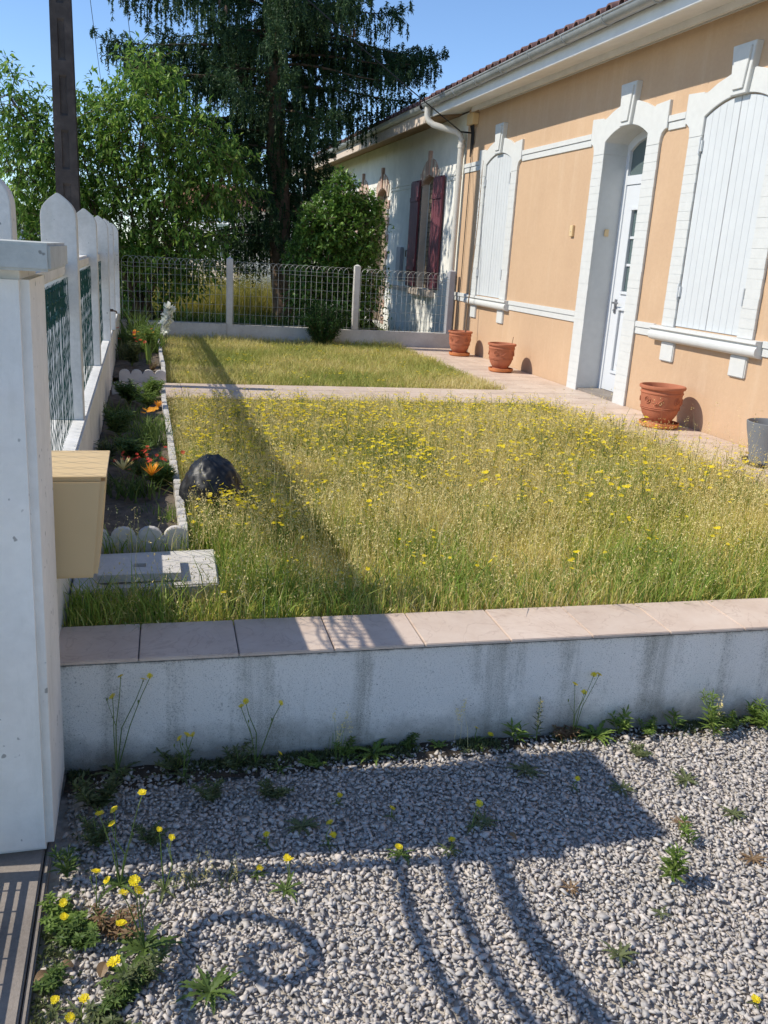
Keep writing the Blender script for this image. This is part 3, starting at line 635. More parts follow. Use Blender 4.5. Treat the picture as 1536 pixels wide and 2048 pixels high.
for c_ in range(2):
    for k in range(50):
        y = 12.55 - k * .205; xx = XF - .125 + c_ * .36; z = roof_z(xx) - .01 + c_ * .012
        o = piece('roof_tile', btm, rf, (xx + random.uniform(-.008, .008), y + random.uniform(-.004, .004), z + random.uniform(-.003, .003)))
        piece('pan_tile', ptm, rf, (xx + .03, y - .1025, z - .012))
# rest of the roof covering, too steep and far to see singly
cov = MB()
for k in range(58):
    y = 12.55 - k * .205
    for r in range(8):
        xx = XF - .085 + (r + 2) * .36; z = roof_z(xx)
        if xx > X0 + 2.9: continue
        cov.add([(xx, y - .06, z - .01), (xx, y - .03, z + .035), (xx, y + .03, z + .035), (xx, y + .06, z - .01), (xx + .4, y - .056, z - .01 + .4*SL), (xx + .4, y - .03, z + .033 + .4*SL), (xx + .4, y + .03, z + .033 + .4*SL), (xx + .4, y + .056, z - .01 + .4*SL)], [(0,1,5,4),(1,2,6,5),(2,3,7,6),(3,2,1,0)])
o = part('roof_covering', cov, MAT['rooftile'], hs, fixn=False); o['kind'] = 'stuff'
# downpipe and small fittings
dp = part('downpipe', MB().tube([(XG, 12.78, ZG - .05), (XG, 12.78, ZG - .16), (XG + .02, 12.76, ZG - .23), (XG + .08, 12.72, ZG - .28), (X0 - .16, 12.57, ZG - .36), (X0 - .10, 12.54, ZG - .40), (X0 - .075, 12.53, ZG - .46), (X0 - .075, 12.53, 1.40)], .044, 12), MAT['pipe'], hs, smooth=True)
part('pipe_collar', MB().lathe([(.046, 0), (.052, .004), (.052, .05), (.046, .054)], (X0 - .075, 12.53, 3.13), 14).lathe([(.046, 0), (.052, .004), (.052, .03), (.046, .034)], (X0 - .075, 12.53, 3.22), 14), MAT['pipe'], dp, smooth=True)
part('pipe_foot', MB().lathe([(.052, .36), (.052, 1.36), (.062, 1.37), (.062, 1.43), (.045, 1.44)], (X0 - .075, 12.53, 0), 14), MAT['pipe_low'], dp, smooth=True)
part('junction_box', MB().box(X0 - .09, X0 - .002, 12.10, 12.34, 3.40, 3.545), MAT['cream'], hs, bevel=.006)
cb = MB()
for k in range(4): cb.tube([(X0 - .05, 12.16 + .04 * k, 3.40), (X0 - .03, 12.17 + .03 * k, 3.3), (X0 - .018, 12.2 + .03 * k, 3.15 - .05 * k)], .008, 5)
cb.tube([(X0 - .02, 12.24, 3.2), (X0 - .02, 12.25, .45)], .006, 5).box(X0 - .18, X0, 12.28, 12.30, 3.30, 3.32)
part('cable_bundle', cb, MAT['cable'], hs)
part('doorbell', MB().box(X0 - .028, X0 - .001, 8.895, 8.965, 1.925, 2.04), MAT['cream'], hs, bevel=.004)
part('doorbell_button', MB().lathe([(.012, 0), (.011, .002), (.0005, .003)], (X0 - .028, 8.93, 1.98), 10), MAT['fascia'], hs)
part('light_switch', MB().box(X0 + .085, X0 + .13, DC + DW - .014, DC + DW + .002, 1.93, 2.0), MAT['cream'], hs, bevel=.003)

# ------------------------------------------------------------------ neighbouring house (same row, beyond the wire fence)
nh = thing('neighbour_house', 'pale blue white neighbouring house with maroon shutters and brick arches', 'house', (X0 + 2, 18, 0))
NY1 = 26.0
ops = [(14.1, .36, 1.14, 2.77, 2.87), (17.0, .36, .36, 2.72, 2.83), (18.55, .36, 1.14, 2.72, 2.83), (21.0, .36, 1.14, 2.77, 2.87)]
nw = MB(); yy = YE + .002
for c, hw, z0, zs, zc in ops:
    nw.box(X0, X0 + .3, yy, c - hw, -.05, 3.6); nw.box(X0, X0 + .3, c - hw, c + hw, -.05, z0)
    nw.prism_x([(c + hw, 3.6), (c - hw, 3.6)] + [(c + u, arch(u, hw, zs, zc)) for u in np.linspace(-hw, hw, 11)], X0, X0 + .3); yy = c + hw
nw.box(X0, X0 + .3, yy, NY1, -.05, 3.6)
part('wall', nw, MAT['nwall'], nh)
part('end_wall', MB().box(X0 + .3, X0 + 6, NY1 - .3, NY1, -.05, 3.6), MAT['nwall'], nh)
for c, hw, z0, zs, zc in ops:
    part('brick_infill', MB().box(X0 + .12, X0 + .16, c - hw - .02, c + hw + .02, z0 - .02, zc + .03), MAT['infill'], nh)
    ar = part('brick_arch', MB().prism_x([(c + u, arch(u, hw, zs, zc) - .004) for u in np.linspace(-hw, hw, 11)] + [(c + u, arch(u, hw, zs, zc) + .012) for u in np.linspace(hw, -hw, 11)], X0 - .008, X0 + .1), MAT['brickpink'], nh)
    nv = 11
    for k in range(nv):
        u0 = -hw - .09 + (2 * hw + .18) * k / nv; u1 = -hw - .09 + (2 * hw + .18) * (k + 1) / nv
        f = lambda u: arch(max(min(u, hw), -hw), hw, zs, zc) + .013 - (abs(u) > hw) * .05
        tall = .26 + (.10 if k == nv // 2 else 0) - .012 * abs(k - nv // 2)
        part('brick', MB().prism_x([(c + u0 + .003, f(u0)), (c + u1 - .003, f(u1)), (c + u1 * 1.1 - .003, f(u1) + tall), (c + u0 * 1.1 + .003, f(u0) + tall)], X0 - .022 - (.025 if k == nv // 2 else 0), X0 + .02), MAT['brickpink' if k % 2 else 'brickcream'], ar)
    for s_ in (-1, 1):
        jm = part('brick_jamb', MB().box(X0 - .008, X0 + .1, min(c + s_ * (hw - .004), c + s_ * (hw + .012)), max(c + s_ * (hw - .004), c + s_ * (hw + .012)), z0, zs), MAT['brickcream'], nh)
        if c > 15:
            for k in range(int((zs - z0) / .15)):
                part('brick', MB().box(X0 - .016, X0 + .01, min(c + s_ * (hw + .013), c + s_ * (hw + (.13 if k % 2 else .20))), max(c + s_ * (hw + .013), c + s_ * (hw + (.13 if k % 2 else .20))), z0 + k * .15 + .004, z0 + k * .15 + .146), MAT['brickcream' if k % 2 else 'brickpink'], jm)
    if z0 > 1: part('window_sill', MB().box(X0 - .09, X0 + .1, c - .62, c + .62, 1.02, 1.13), MAT['brickcream'], nh, bevel=.012)
for c in (14.1, 21.0):
    for s_ in (-1, 1):
        a, b = (c + s_ * .365, c + s_ * .83); a, b = min(a, b), max(a, b)
        sh = part('shutter', MB().box(X0 - .05, X0 - .035, a, b, 1.15, 2.83), MAT['maroon'], nh)
        for k in range(4): part('board', MB().box(X0 - .064, X0 - .051, a + (b - a) * k / 4 + .002, a + (b - a) * (k + 1) / 4 - .002, 1.155, 2.825 - (.0 if k in (1, 2) else .02)), MAT['maroon'], sh, bevel=.002)
        for z in (1.4, 2.5): part('shutter_bar', MB().box(X0 - .078, X0 - .065, a + .02, b - .02, z, z + .07), MAT['maroon'], sh, bevel=.002)
    part('shutter_catch', MB().tube([(X0, c + .88, 1.72), (X0 - .07, c + .88, 1.72), (X0 - .07, c + .88, 1.62)], .012, 6), MAT['rust'], nh)
for ya, yb in ((12.6, 13.2), (14.96, 16.42), (17.5, 18.0), (19.1, 20.1)): part('string_course', MB().box(X0 - .012, X0 + .005, ya, yb, 2.74, 2.765).box(X0 - .012, X0 + .005, ya, yb, 2.80, 2.825), MAT['nwall'], nh)
part('string_course', MB().box(X0 - .012, X0 + .005, 14.75, 16.4, 1.04, 1.12), MAT['brickcream'], nh)
part('meter_cabinet', MB().box(X0 - .06, X0, 15.35, 15.62, 1.22, 1.78), MAT['pipe_low'], nh, bevel=.006)
part('soffit', MB().add([(X0 - .50, YE + .36, 3.50), (X0 + .02, YE + .36, 3.60), (X0 + .02, NY1, 3.60), (X0 - .50, NY1, 3.50), (X0 - .50, YE + .36, 3.53), (X0 + .02, YE + .36, 3.64), (X0 + .02, NY1, 3.64), (X0 - .50, NY1, 3.53)],
     [(0,3,2,1),(4,5,6,7),(0,1,5,4),(1,2,6,5),(2,3,7,6),(3,0,4,7)]), MAT['wood'], nh)
part('soffit_end', MB().box(X0 - .42, X0 + .02, YE + .002, YE + .355, 3.668, 3.69), MAT['wood'], nh)
part('gutter', MB().prism_y([(x - .03, z - .03) for x, z in gprof_], YE + .39, NY1), MAT['zinc'], nh, smooth=True)
part('fascia_board', MB().box(X0 - .53, X0 - .501, YE + .36, NY1, 3.46, 3.62), MAT['brickcream'], nh)
nrf = part('roof', MB().add([(XF - .04, YE + .005, roof_z(XF - .04) - .03), (X0 + 3.25, YE + .005, roof_z(X0 + 3.25) - .03), (X0 + 3.25, NY1 + .2, roof_z(X0 + 3.25) - .03), (XF - .04, NY1 + .2, roof_z(XF - .04) - .03), (X0 + 6.9, YE + .005, 3.7), (X0 + 6.9, NY1 + .2, 3.7)], [(0, 1, 2, 3), (1, 4, 5, 2)]), MAT['rooftile'], nh)
for k in range(44):
    y = 12.75 + k * .205; xx = XF - .10; piece('roof_tile', btm, nrf, (xx + random.uniform(-.015, .015), y, roof_z(xx) - .015 + random.uniform(-.006, .004))); piece('pan_tile', ptm, nrf, (xx + .03, y + .1025, roof_z(xx) - .03))
# ------------------------------------------------------------------ wire fence across the back of the garden
FY = 12.38
wf = thing('wire_fence', 'arched wire mesh fence on a low concrete base across the far lawn', 'fence', (2.1, FY, ZP))
part('base_wall', MB().box(-.26, 1.13, FY - .05, FY + .05, .30, .585).box(1.13, 2.44, FY - .045, FY + .055, .30, .575).box(2.44, 4.40, FY - .05, FY + .05, .30, .57), MAT['slab'], wf, bevel=.006)
for x in (1.17, 2.945, 4.36): part('post', MB().box(x - .042, x + .042, FY - .042, FY + .042, .572, 1.45).add([(x-.042,FY-.042,1.45),(x+.042,FY-.042,1.45),(x+.042,FY+.042,1.45),(x-.042,FY+.042,1.45),(x,FY,1.475)], [(0,1,4),(1,2,4),(2,3,4),(3,0,4)]), MAT['slab'] if x < 4 else MAT['pipe_low'], wf, bevel=.005)
for a, b in ((-.24, 1.12), (1.22, 2.895), (2.995, 4.31)):
    w = MB(); dx = .076; n = int((b - a) / dx); yf = FY - .05
    sag = lambda x: .012 * math.sin((x - a) / (b - a) * math.pi)
    for i in range(n + 1):
        x = a + i * dx; w.tube([(x + random.uniform(-.003, .003), yf, .555), (x + random.uniform(-.003, .003), yf - sag(x), 1.0), (x, yf, 1.335)], .0023, 4, caps=False)
        if i + 2 <= n: w.tube([(x + dx - dx * math.cos(t), yf + .004 * (i % 2), 1.335 + .085 * math.sin(t)) for t in np.linspace(0, math.pi, 9)], .0023, 4, caps=False)
    for z in (.60, .72, .84, .97, 1.09, 1.20, 1.29, 1.335):
        w.tube([(a + (b - a) * t, yf - .004 - sag(a + (b - a) * t), z + random.uniform(-.006, .006)) for t in np.linspace(0, 1, 12)], .0018, 4, caps=False)
    part('wire_mesh', w, MAT['wire'], wf, fixn=False)

# ------------------------------------------------------------------ pots on the terrace
def pot(loc, rim, h, rz, label):
    s = rim / .187
    t = thing('terracotta_pot', label, 'plant pot', loc, 'terracotta pots along the house wall')
    prof = [(.105, 0), (.115, .004), (.108, .02), (.098, .03), (.118, .055), (.142, .095), (.158, .15), (.166, .21), (.170, .262), (.176, .268), (.176, .276), (.170, .282), (.172, .300), (.186, .306), (.190, .318), (.186, .330), (.172, .332), (.165, .322), (.160, .25), (.150, .24), (.0005, .238)]
    prof = [(r * s, z / .332 * h) for r, z in prof]
    part('pot_body', MB().lathe(prof, loc, 48), MAT['terracotta'], t, smooth=True)
    part('potting_soil', MB().lathe([(.158 * s, .262 / .332 * h), (.0005, .268 / .332 * h)], loc, 24), MAT['soil'], t)
    for k in range(4):
        a0 = rz + k * math.pi / 2; rl = MB()
        P_ = lambda a, z: (loc[0] + (.1665 * s + (z / h - .5) * .02) * math.cos(a), loc[1] + (.1665 * s + (z / h - .5) * .02) * math.sin(a), loc[2] + z)
        rl.tube([P_(a0 + .16 * math.cos(q), h * (.66 + .08 * math.sin(q))) for q in np.linspace(0, 2 * math.pi, 17)], .0045 * s, 6)
        rl.tube([P_(a0 + .07 * math.cos(q), h * (.66 + .035 * math.sin(q))) for q in np.linspace(0, 2 * math.pi, 11)], .004 * s, 6)
        rl.tube([P_(a0 + .16 + q * .62, h * (.70 - .13 * math.sin(q * math.pi) + .02 * math.sin(q * 25))) for q in np.linspace(0, 1, 13)], [.003 * s + .004 * s * math.sin(q * math.pi) for q in np.linspace(0, 1, 13)], 6)
        part('garland_relief', rl, MAT['terracotta'], t, smooth=True)
    for z in (.42, .46): part('raised_ring', MB().tube([(loc[0] + (.1545 + .02 * (z - .42)) * s * math.cos(q) * (1.03), loc[1] + (.1545 + .02 * (z - .42)) * s * math.sin(q) * 1.03, loc[2] + z * h) for q in np.linspace(0, 2 * math.pi, 41)], .0035, 5), MAT['terracotta'], t, smooth=True)
    return t
def saucer(loc, r, label):
    solo('clay_saucer', MB().lathe([(.0005, 0), (r * .9, 0), (r, .012), (r * 1.03, .04), (r * .99, .042), (r * .95, .014), (.0005, .012)], loc, 40), MAT['saucer'], label, 'saucer', loc, 'clay saucers under the terracotta pots', smooth=True)
for (x, y), rim, h, rz, wh in (((4.19, 11.37), .165, .315, 3.5, 'beside the grey downpipe foot'), ((4.14, 9.77), .168, .318, 3.9, 'with a short stick, between door and downpipe'), ((4.19, 6.40), .187, .332, 3.45, 'right of the white door, the largest one')):
    pot((x, y, ZP + .018), rim, h, rz, 'terracotta pot with garland relief ' + wh)
    saucer((x + .005, y - .01, ZP + .004), rim * .86, 'orange clay saucer under the terracotta pot ' + wh)
gp2 = thing('grey_pot', 'grey tapered plastic pot at the right edge of the terrace', 'plant pot', (4.20, 5.02, ZP))
part('pot_body', MB().lathe([(.125, .012), (.128, .05), (.135, .1), (.150, .17), (.168, .24), (.176, .285), (.178, .30), (.170, .303), (.160, .29), (.145, .22), (.0005, .20)], (4.20, 5.02, ZP), 48), MAT['greypot'], gp2, smooth=True)
gtr = MB().lathe([(.0005, .002), (.14, .002), (.165, .01), (.17, .03), (.163, .03), (.15, .012), (.0005, .011)], (4.20, 5.02, ZP + .002), 48)
solo('pot_tray', gtr, MAT['cable'], 'black ribbed tray under the grey pot', 'tray', (4.20, 5.02, ZP), smooth=True)
st = MB().tube([(4.29, 11.46, .6), (4.33, 11.52, 1.3), (4.40, 11.62, 2.1), (4.42, 11.66, 2.9)], [.009, .008, .006, .003], 6)
for k in range(18):
    z = 1.0 + k * .1; f = (z - .6) / 2.3; b = Vector((4.29 + .13 * f, 11.46 + .2 * f, z)); st.tube([b, b + Vector((random.uniform(-.05, .02), random.uniform(-.09, .09), random.uniform(.05, .16)))], [.003, .0015], 4)
tag(link('dead_climber', st.mesh('dead_climber', (4.29, 11.46, .6)), MAT['stake'], None, (4.29, 11.46, .6)), 'dead dry climbing stem leaning on the wall from the farthest pot', 'dead plant')
solo('short_stick', MB().tube([(4.22, 9.70, .58), (4.245, 9.70, .78)], .004, 5), MAT['stake'], 'short bare stick poking out of the middle terracotta pot', 'stick', (4.22, 9.70, .58))

# ------------------------------------------------------------------ black bag on the lawn
bc = Vector((.315, 4.10, .34))
bm = bmesh.new(); bmesh.ops.create_icosphere(bm, subdivisions=5, radius=1)
for v in bm.verts:
    p = v.co.copy(); q = p * 1.9 + Vector((3, 1, 2)); d = .09 * mnoise.noise(q * .8) + .06 * (abs(mnoise.noise(q * 1.3)) - .25) + .10 * (.3 - abs(mnoise.noise(Vector((q.x * 2.6, q.y * 2.6, q.z * 1.1))))) + .035 * (.3 - abs(mnoise.noise(q * 4.5))) + .006 * mnoise.noise(q * 9)
    p = p * (1 + d); z = p.z * .185 + .125
    v.co = (p.x * .138 * (1.1 - .1 * p.z), p.y * .17, max(z * .98, -.005))
me = bpy.data.meshes.new('bin_bag'); bm.to_mesh(me); bm.free(); me.polygons.foreach_set('use_smooth', [True] * len(me.polygons))
tag(link('bin_bag', me, MAT['bag'], None, bc), 'full black plastic bin bag slumped against the flower bed edging', 'bag')

# ------------------------------------------------------------------ utility pole and cables
pc = (-.87, 12.45)
up = thing('utility_pole', 'dark concrete utility pole with recessed panels behind the left fence', 'pole', (pc[0], pc[1], 0))
pr_ = lambda z: (.150 - .0065 * z, .165 - .0075 * z)
pm = MB(); zs = np.arange(.55, 8.6, .62)
def ring_(z, ins=0):
    a, b = pr_(z); return [(pc[0] - a, pc[1] - b, z), (pc[0] + a, pc[1] - b, z), (pc[0] + a, pc[1] + b, z), (pc[0] - a, pc[1] + b, z)]
pm.add(ring_(0) + ring_(9.2), [(3,2,1,0),(4,5,6,7),(1,2,6,5),(2,3,7,6),(3,0,4,7)])
zz_ = [0]
for z in zs: zz_ += [z, z + .46]
zz_.append(9.2)
for i in range(len(zz_) - 1):
    z0, z1 = zz_[i], zz_[i + 1]; a0, b0 = pr_(z0); a1, b1 = pr_(z1); f = .34
    L = lambda z, u, d=0: (pc[0] + u * pr_(z)[0], pc[1] - pr_(z)[1] + d, z)
    if i % 2 == 0: pm.add([L(z0, -1), L(z0, 1), L(z1, 1), L(z1, -1)], [(0, 1, 2, 3)])
    else:
        pm.add([L(z0, -1), L(z0, -f), L(z1, -f), L(z1, -1), L(z0, f), L(z0, 1), L(z1, 1), L(z1, f)], [(0,1,2,3),(4,5,6,7)])
        q0, q1 = z0 + .03, z1 - .03
        pm.add([L(z0, -f), L(z0, f), L(z1, f), L(z1, -f), L(q0, -f*.8, .025), L(q0, f*.8, .025), L(q1, f*.8, .025), L(q1, -f*.8, .025)], [(0,1,5,4),(1,2,6,5),(2,3,7,6),(3,0,4,7),(4,5,6,7)])
part('shaft', pm, MAT['polec'], up, fixn=False)
part('insulator_bracket', MB().box(pc[0] - .5, pc[0] + .6, pc[1] - .21, pc[1] - .15, 8.7, 8.78), MAT['rust'], up)
def cable(label, a, b, sag, r=.008):
    a, b = Vector(a), Vector(b)
    pts = [a + (b - a) * t - Vector((0, 0, sag * 4 * t * (1 - t))) for t in np.linspace(0, 1, 20)]
    solo('overhead_cable', MB().tube(pts, r, 5), MAT['cable'], label, 'cable', a)
cable('black overhead cable running from the sky down to the ochre house eave', (4.30, 12.29, 3.31), (-.9, 12.3, 6.75), .10)
cable('thin overhead cable in the sky nearest the utility pole', (-.95, 12.3, 8.7), (-1.3, 46, 6.2), .4)
cable('overhead cable crossing the sky just left of the spruce', (-.55, 12.3, 8.7), (.3, 46, 6.0), .4)

# ------------------------------------------------------------------ trees and shrubs
def branch_pts(a, d, L, droop, n=6, wob=.06):
    a = Vector(a); d = Vector(d).normalized(); pts = [a.copy()]
    for i in range(n):
        d = (d + Vector((random.gauss(0, wob), random.gauss(0, wob), random.gauss(0, wob) - droop))).normalized(); pts.append(pts[-1] + d * L / n)
    return pts
def spruce():
    base = Vector((2.42, 15.5, .25)); t = thing('spruce_tree', 'tall dark spruce with drooping branches and a bare reddish trunk', 'tree', base)
    ax = lambda z: Vector((2.42 - .068 * (z - .25), 15.5 + .01 * z, z))
    HT = 10.5
    part('trunk', MB().tube([ax(z) + Vector((.02 * math.sin(z * 3), 0, 0)) for z in np.linspace(.2, HT, 24)], [.20 * (1 - (z - .2) / (HT + 1.2)) ** .8 + (.05 if z < .5 else 0) for z in np.linspace(.2, HT, 24)], 12), MAT['bark'], t, smooth=True)
    wood = MB(); TW = []       # hanging twigs: foot, direction, length
    def branch(z, az, L, rise):
        a = ax(z); d = Vector((math.cos(az), math.sin(az), rise)); n = 12; pts = [a]
        for i in range(n):
            f = i / n; slope = rise - .62 * f * (1.5 - f) + .55 * max(0, f - .55)
            pts.append(pts[-1] + Vector((math.cos(az) + random.gauss(0, .05), math.sin(az) + random.gauss(0, .05), slope)).normalized() * L / n)
        wood.tube(pts, [max(.032 * (L / 2.6) * (1 - i / n) ** .8, .005) for i in range(n + 1)], 5, caps=False)
        m = int(L * 33)
        for k in range(m):
            f = .12 + .88 * (k + random.random()) / m; q = f * n; i = min(int(q), n - 1); p = pts[i].lerp(pts[i + 1], q - i)
            s_ = random.choice((-1, 1)); side = Vector((-math.sin(az) * s_, math.cos(az) * s_, 0)) * random.uniform(.3, 1) + Vector((math.cos(az), math.sin(az), 0)) * random.uniform(.1, .7)
            if math.sin(az) < -.25 and z < 4.6 and random.random() < .62: continue
            hang = random.uniform(.25, .85) * (1 - .55 * f) * (1.1 if z < 5.5 else .8)
            TW.append((p, side, random.uniform(.08, .24), hang))
        for s_ in (-1, 1):     # end sprays, turned up a little
            for k in range(3): TW.append((pts[-1 - k], Vector((math.cos(az), math.sin(az), .45)) + Vector((-math.sin(az), math.cos(az), 0)) * s_ * random.uniform(.2, .9), .22, -.02))
    z = 1.75; k = 0
    while z < 9.9:
        L = (2.25 if z < 3.6 else 2.55) * (1 - max(0, z - 4.6) / 6.6)
        for j in range(5 if z < 5.6 else 4):
            az = k * 2.399 + random.uniform(-.25, .25); k += 1
            f = random.uniform(.72, 1.08)
            ca = math.cos(az)
            sa = math.sin(az)
            if ca > .1 and z < 4.3: f *= (.5 if z < 2.8 else .75 if z < 3.4 else .95)
            if sa > .3: f *= .6
            if sa < -.3 and z < 3.6: f *= .6
            if z < 3.1 and ca < -.2: f *= .8
            branch(z + random.uniform(-.12, .12), az, L * f, random.uniform(.05, .22))
        z += .26 if z < 5.6 else .4
    branch(4.75, -.02, 2.75, .22); branch(5.05, .12, 2.5, .15); branch(4.55, -.4, 2.3, .2); branch(4.35, math.pi + .05, 2.2, .02); branch(4.7, math.pi - .3, 2.3, .1); branch(4.2, math.pi + .5, 1.9, .1); branch(3.9, .1, 1.3, .2)
    nb = NB(); n = len(TW)
    P0 = np.array([p[:] for p, *_ in TW]); S = nrm(np.array([s[:] for _, s, _, _ in TW])); so = np.array([a for _, _, a, _ in TW]); hg = np.array([h for *_, h in TW])
    seg = 6
    for j in range(seg):
        f = (j + rng.uniform(0, 1, n)) / seg
        pos = P0 + S * (so * np.minimum(f * 2, 1))[:, None]; pos[:, 2] -= hg * f ** 1.1
        ax_ = nrm(np.stack([S[:, 0] * np.maximum(0, .5 - f), S[:, 1] * np.maximum(0, .5 - f), -np.maximum(hg, .02) * (f + .1)], 1))
        for q in range(8):
            d = nrm(ax_ * .75 + rng.normal(size=(n, 3)) * .62); L = rng.uniform(.035, .075, n); s2 = nrm(np.cross(d, rng.normal(size=(n, 3)))) * .0105
            b = pos + rng.normal(size=(n, 3)) * .008; b[:, 2] += rng.uniform(-.05, .05, n)
            nb.tris(np.stack([b - s2, b + s2, b + d * L[:, None]], 1))
    # twig cores
    E0 = P0; E1 = P0 + S * so[:, None]; E1[:, 2] -= hg * .35; E2 = P0 + S * so[:, None]; E2[:, 2] -= hg
    for A, B in ((E0, E1), (E1, E2)):
        w_ = nrm(np.cross(B - A, rng.normal(size=(n, 3)))) * .007; nb.tris(np.stack([A - w_, A + w_, B], 1)); w2 = nrm(np.cross(B - A, w_)) * .012; nb.tris(np.stack([A - w2, A + w2, B], 1))
    part('branches', wood, MAT['twigm'], t, fixn=False)
    link('crown', nb.mesh('crown', base), MAT['needle'], t)
    for (x, y, z) in ((1.2, 14.6, 5.1), (1.28, 14.5, 5.0), (3.0, 14.4, 4.95), (3.12, 14.3, 4.85), (3.2, 14.4, 4.9), (.55, 14.9, 5.55), (.65, 14.8, 5.6)):
        part('cone', MB().lathe([(.001, 0), (.02, -.03), (.024, -.07), (.02, -.11), (.001, -.14)], (x, y, z), 8), MAT['bark'], t, smooth=True)
spruce()
def leafy(name, label, base, lobes, nper, mat, L, Wd, trunk_r, droop, stems=1, twig=.35, bark='twigm', inward=.15, seed=3, cat='tree', clump=7):
    """a crown of leaf-bearing twigs through several lobes; limbs run from the foot to each lobe"""
    random.seed(seed); base = Vector(base); t = thing(name, label, cat, base); wd = MB(); nb = NB()
    for i, (c, r) in enumerate(lobes):
        c = Vector(c); off = Vector((random.uniform(-.12, .12), random.uniform(-.1, .1), 0)) * (stems - 1)
        mid = base + off + (c - base) * .5 + Vector((random.gauss(0, .08), random.gauss(0, .08), .15))
        limb = [base + off, base + off + (mid - base - off) * .5 + Vector((random.gauss(0, .04), 0, .05)), mid, c]
        rr = trunk_r * random.uniform(.55, 1); wd.tube(limb, [rr, rr * .8, rr * .6, rr * .3], 7, caps=False)
        n = int(nper * (r[0] * r[1] * r[2]) ** .6)
        v = nrm(rng.normal(size=(n, 3))); rad = rng.uniform(inward, 1, n) ** .6 * (1 + .28 * np.array([mnoise.noise(Vector(q) * 2.2 + Vector((i * 7, 0, 0))) for q in v]))
        P = np.array(c[:]) + v * rad[:, None] * np.array(r)
        T = nrm(v * .8 + rng.normal(size=(n, 3)) * .5 + np.array([0, 0, .05])); tl = rng.uniform(.5, 1.2, n) * twig
        for k in range(n):
            if k % 3 == 0:
                a = Vector(P[k]); wd.tube([a - Vector(T[k]) * tl[k] * .6, a, a + Vector(T[k]) * tl[k] - Vector((0, 0, droop * tl[k] * .4))], [.006, .004, .002], 3, caps=False)
        for j in range(clump):
            f = (j + rng.uniform(0, 1, n)) / clump; q = P + T * (tl * f)[:, None]; q[:, 2] -= droop * tl * f * f * .4
            d = nrm(T * .55 + rng.normal(size=(n, 3)) * .6 + np.array([0, 0, -droop])); leaves(nb, q, d, rng.uniform(.7, 1.25, n) * L, rng.uniform(.75, 1.2, n) * Wd, 0, .2, up=np.tile([0, 0, 1.0], (n, 1)))
    part('trunk', wd, MAT[bark], t, fixn=False); link('crown', nb.mesh('crown', base), MAT[mat], t); return t
leafy('broadleaf_tree', 'bright green broadleaf tree with hanging pointed leaves behind the left fence', (.05, 13.7, .25),
      [((.05, 13.5, 3.15), (.62, .7, .75)), ((.15, 13.5, 3.75), (.35, .4, .45)), ((-.75, 13.7, 2.7), (.65, .8, .75)), ((-1.5, 13.6, 2.4), (.55, .7, .7)), ((-1.65, 13.6, 3.35), (.28, .4, .4)), ((-1.35, 13.8, 2.95), (.4, .4, .3)),
       ((.75, 13.5, 2.9), (.55, .7, .55)), ((1.15, 13.3, 2.55), (.42, .5, .38)), ((.4, 13.6, 2.3), (.75, .8, .6)), ((-.4, 13.6, 1.8), (.8, .8, .6)), ((.55, 13.4, 1.65), (.65, .7, .42)), ((-1.5, 13.7, 1.55), (.6, .7, .5)), ((-.55, 13.9, 3.2), (.5, .5, .5)), ((-1.0, 13.9, 2.1), (.6, .6, .5)), ((.1, 13.7, 1.15), (.8, .6, .4))],
      560, 'ash', .115, .038, .05, .6, stems=3, twig=.36, seed=5, clump=8)
leafy('laurel_shrub', 'dense glossy evergreen shrub behind the wire fence beside the neighbouring house', (2.85, 13.25, .25),
      [((2.75, 13.2, 2.0), (.48, .45, .5)), ((3.1, 13.2, 1.9), (.40, .4, .5)), ((2.55, 13.2, 1.5), (.48, .45, .5)), ((3.1, 13.25, 1.3), (.45, .45, .55)), ((2.8, 13.1, .85), (.6, .4, .5)), ((2.85, 13.2, 2.45), (.22, .25, .25)), ((3.25, 13.1, 2.25), (.16, .2, .2)), ((2.4, 13.1, 1.95), (.2, .25, .2)), ((2.35, 13.1, 1.0), (.25, .3, .3))],
      2500, 'laurel', .075, .038, .03, .15, stems=4, twig=.14, seed=8, cat='shrub', clump=6)
fp = np.array([[3.28, 12.98, 1.36], [3.33, 12.95, 1.36], [3.48, 13.0, 1.2], [3.33, 13.0, 1.0], [3.46, 13.0, .98], [3.55, 13.05, 1.3], [3.5, 13, .75], [3.3, 12.95, 1.15]])
rs = thing('rose_bush', 'thin rose bush with pale pink flowers right of the glossy shrub', 'shrub', (3.4, 13.05, .26))

for p in fp:
    fl = NB()
    for k in range(3): discs(fl, p[None] + rng.normal(size=(1, 3)) * .012, np.array([.035 - .007 * k]), rng.normal(size=(1, 2)) * .8, 6, k % 2, .3 + .3 * k)
    link('rose', fl.mesh('rose', (3.4, 13.05, .26)), [MAT['pinkpetal'], MAT['whitepetal']], rs)
sm_ = MB()
for p in fp: sm_.tube([(3.4 + random.uniform(-.05, .05), 13.06, .26), (float(p[0]) * .5 + 1.7, 13.05, float(p[2]) * .5 + .1), tuple(p)], [.008, .006, .003], 5)
part('stems', sm_, MAT['twigm'], rs); nbr = NB(); n = 260; Pq = np.stack([rng.uniform(3.2, 3.65, n), rng.uniform(12.9, 13.2, n), rng.uniform(.45, 1.4, n)], 1); leaves(nbr, Pq, rng.normal(size=(n, 3)), rng.uniform(.03, .06, n), rng.uniform(.02, .035, n)); link('foliage', nbr.mesh('foliage', (3.4, 13.05, .26)), MAT['laurel'], rs)
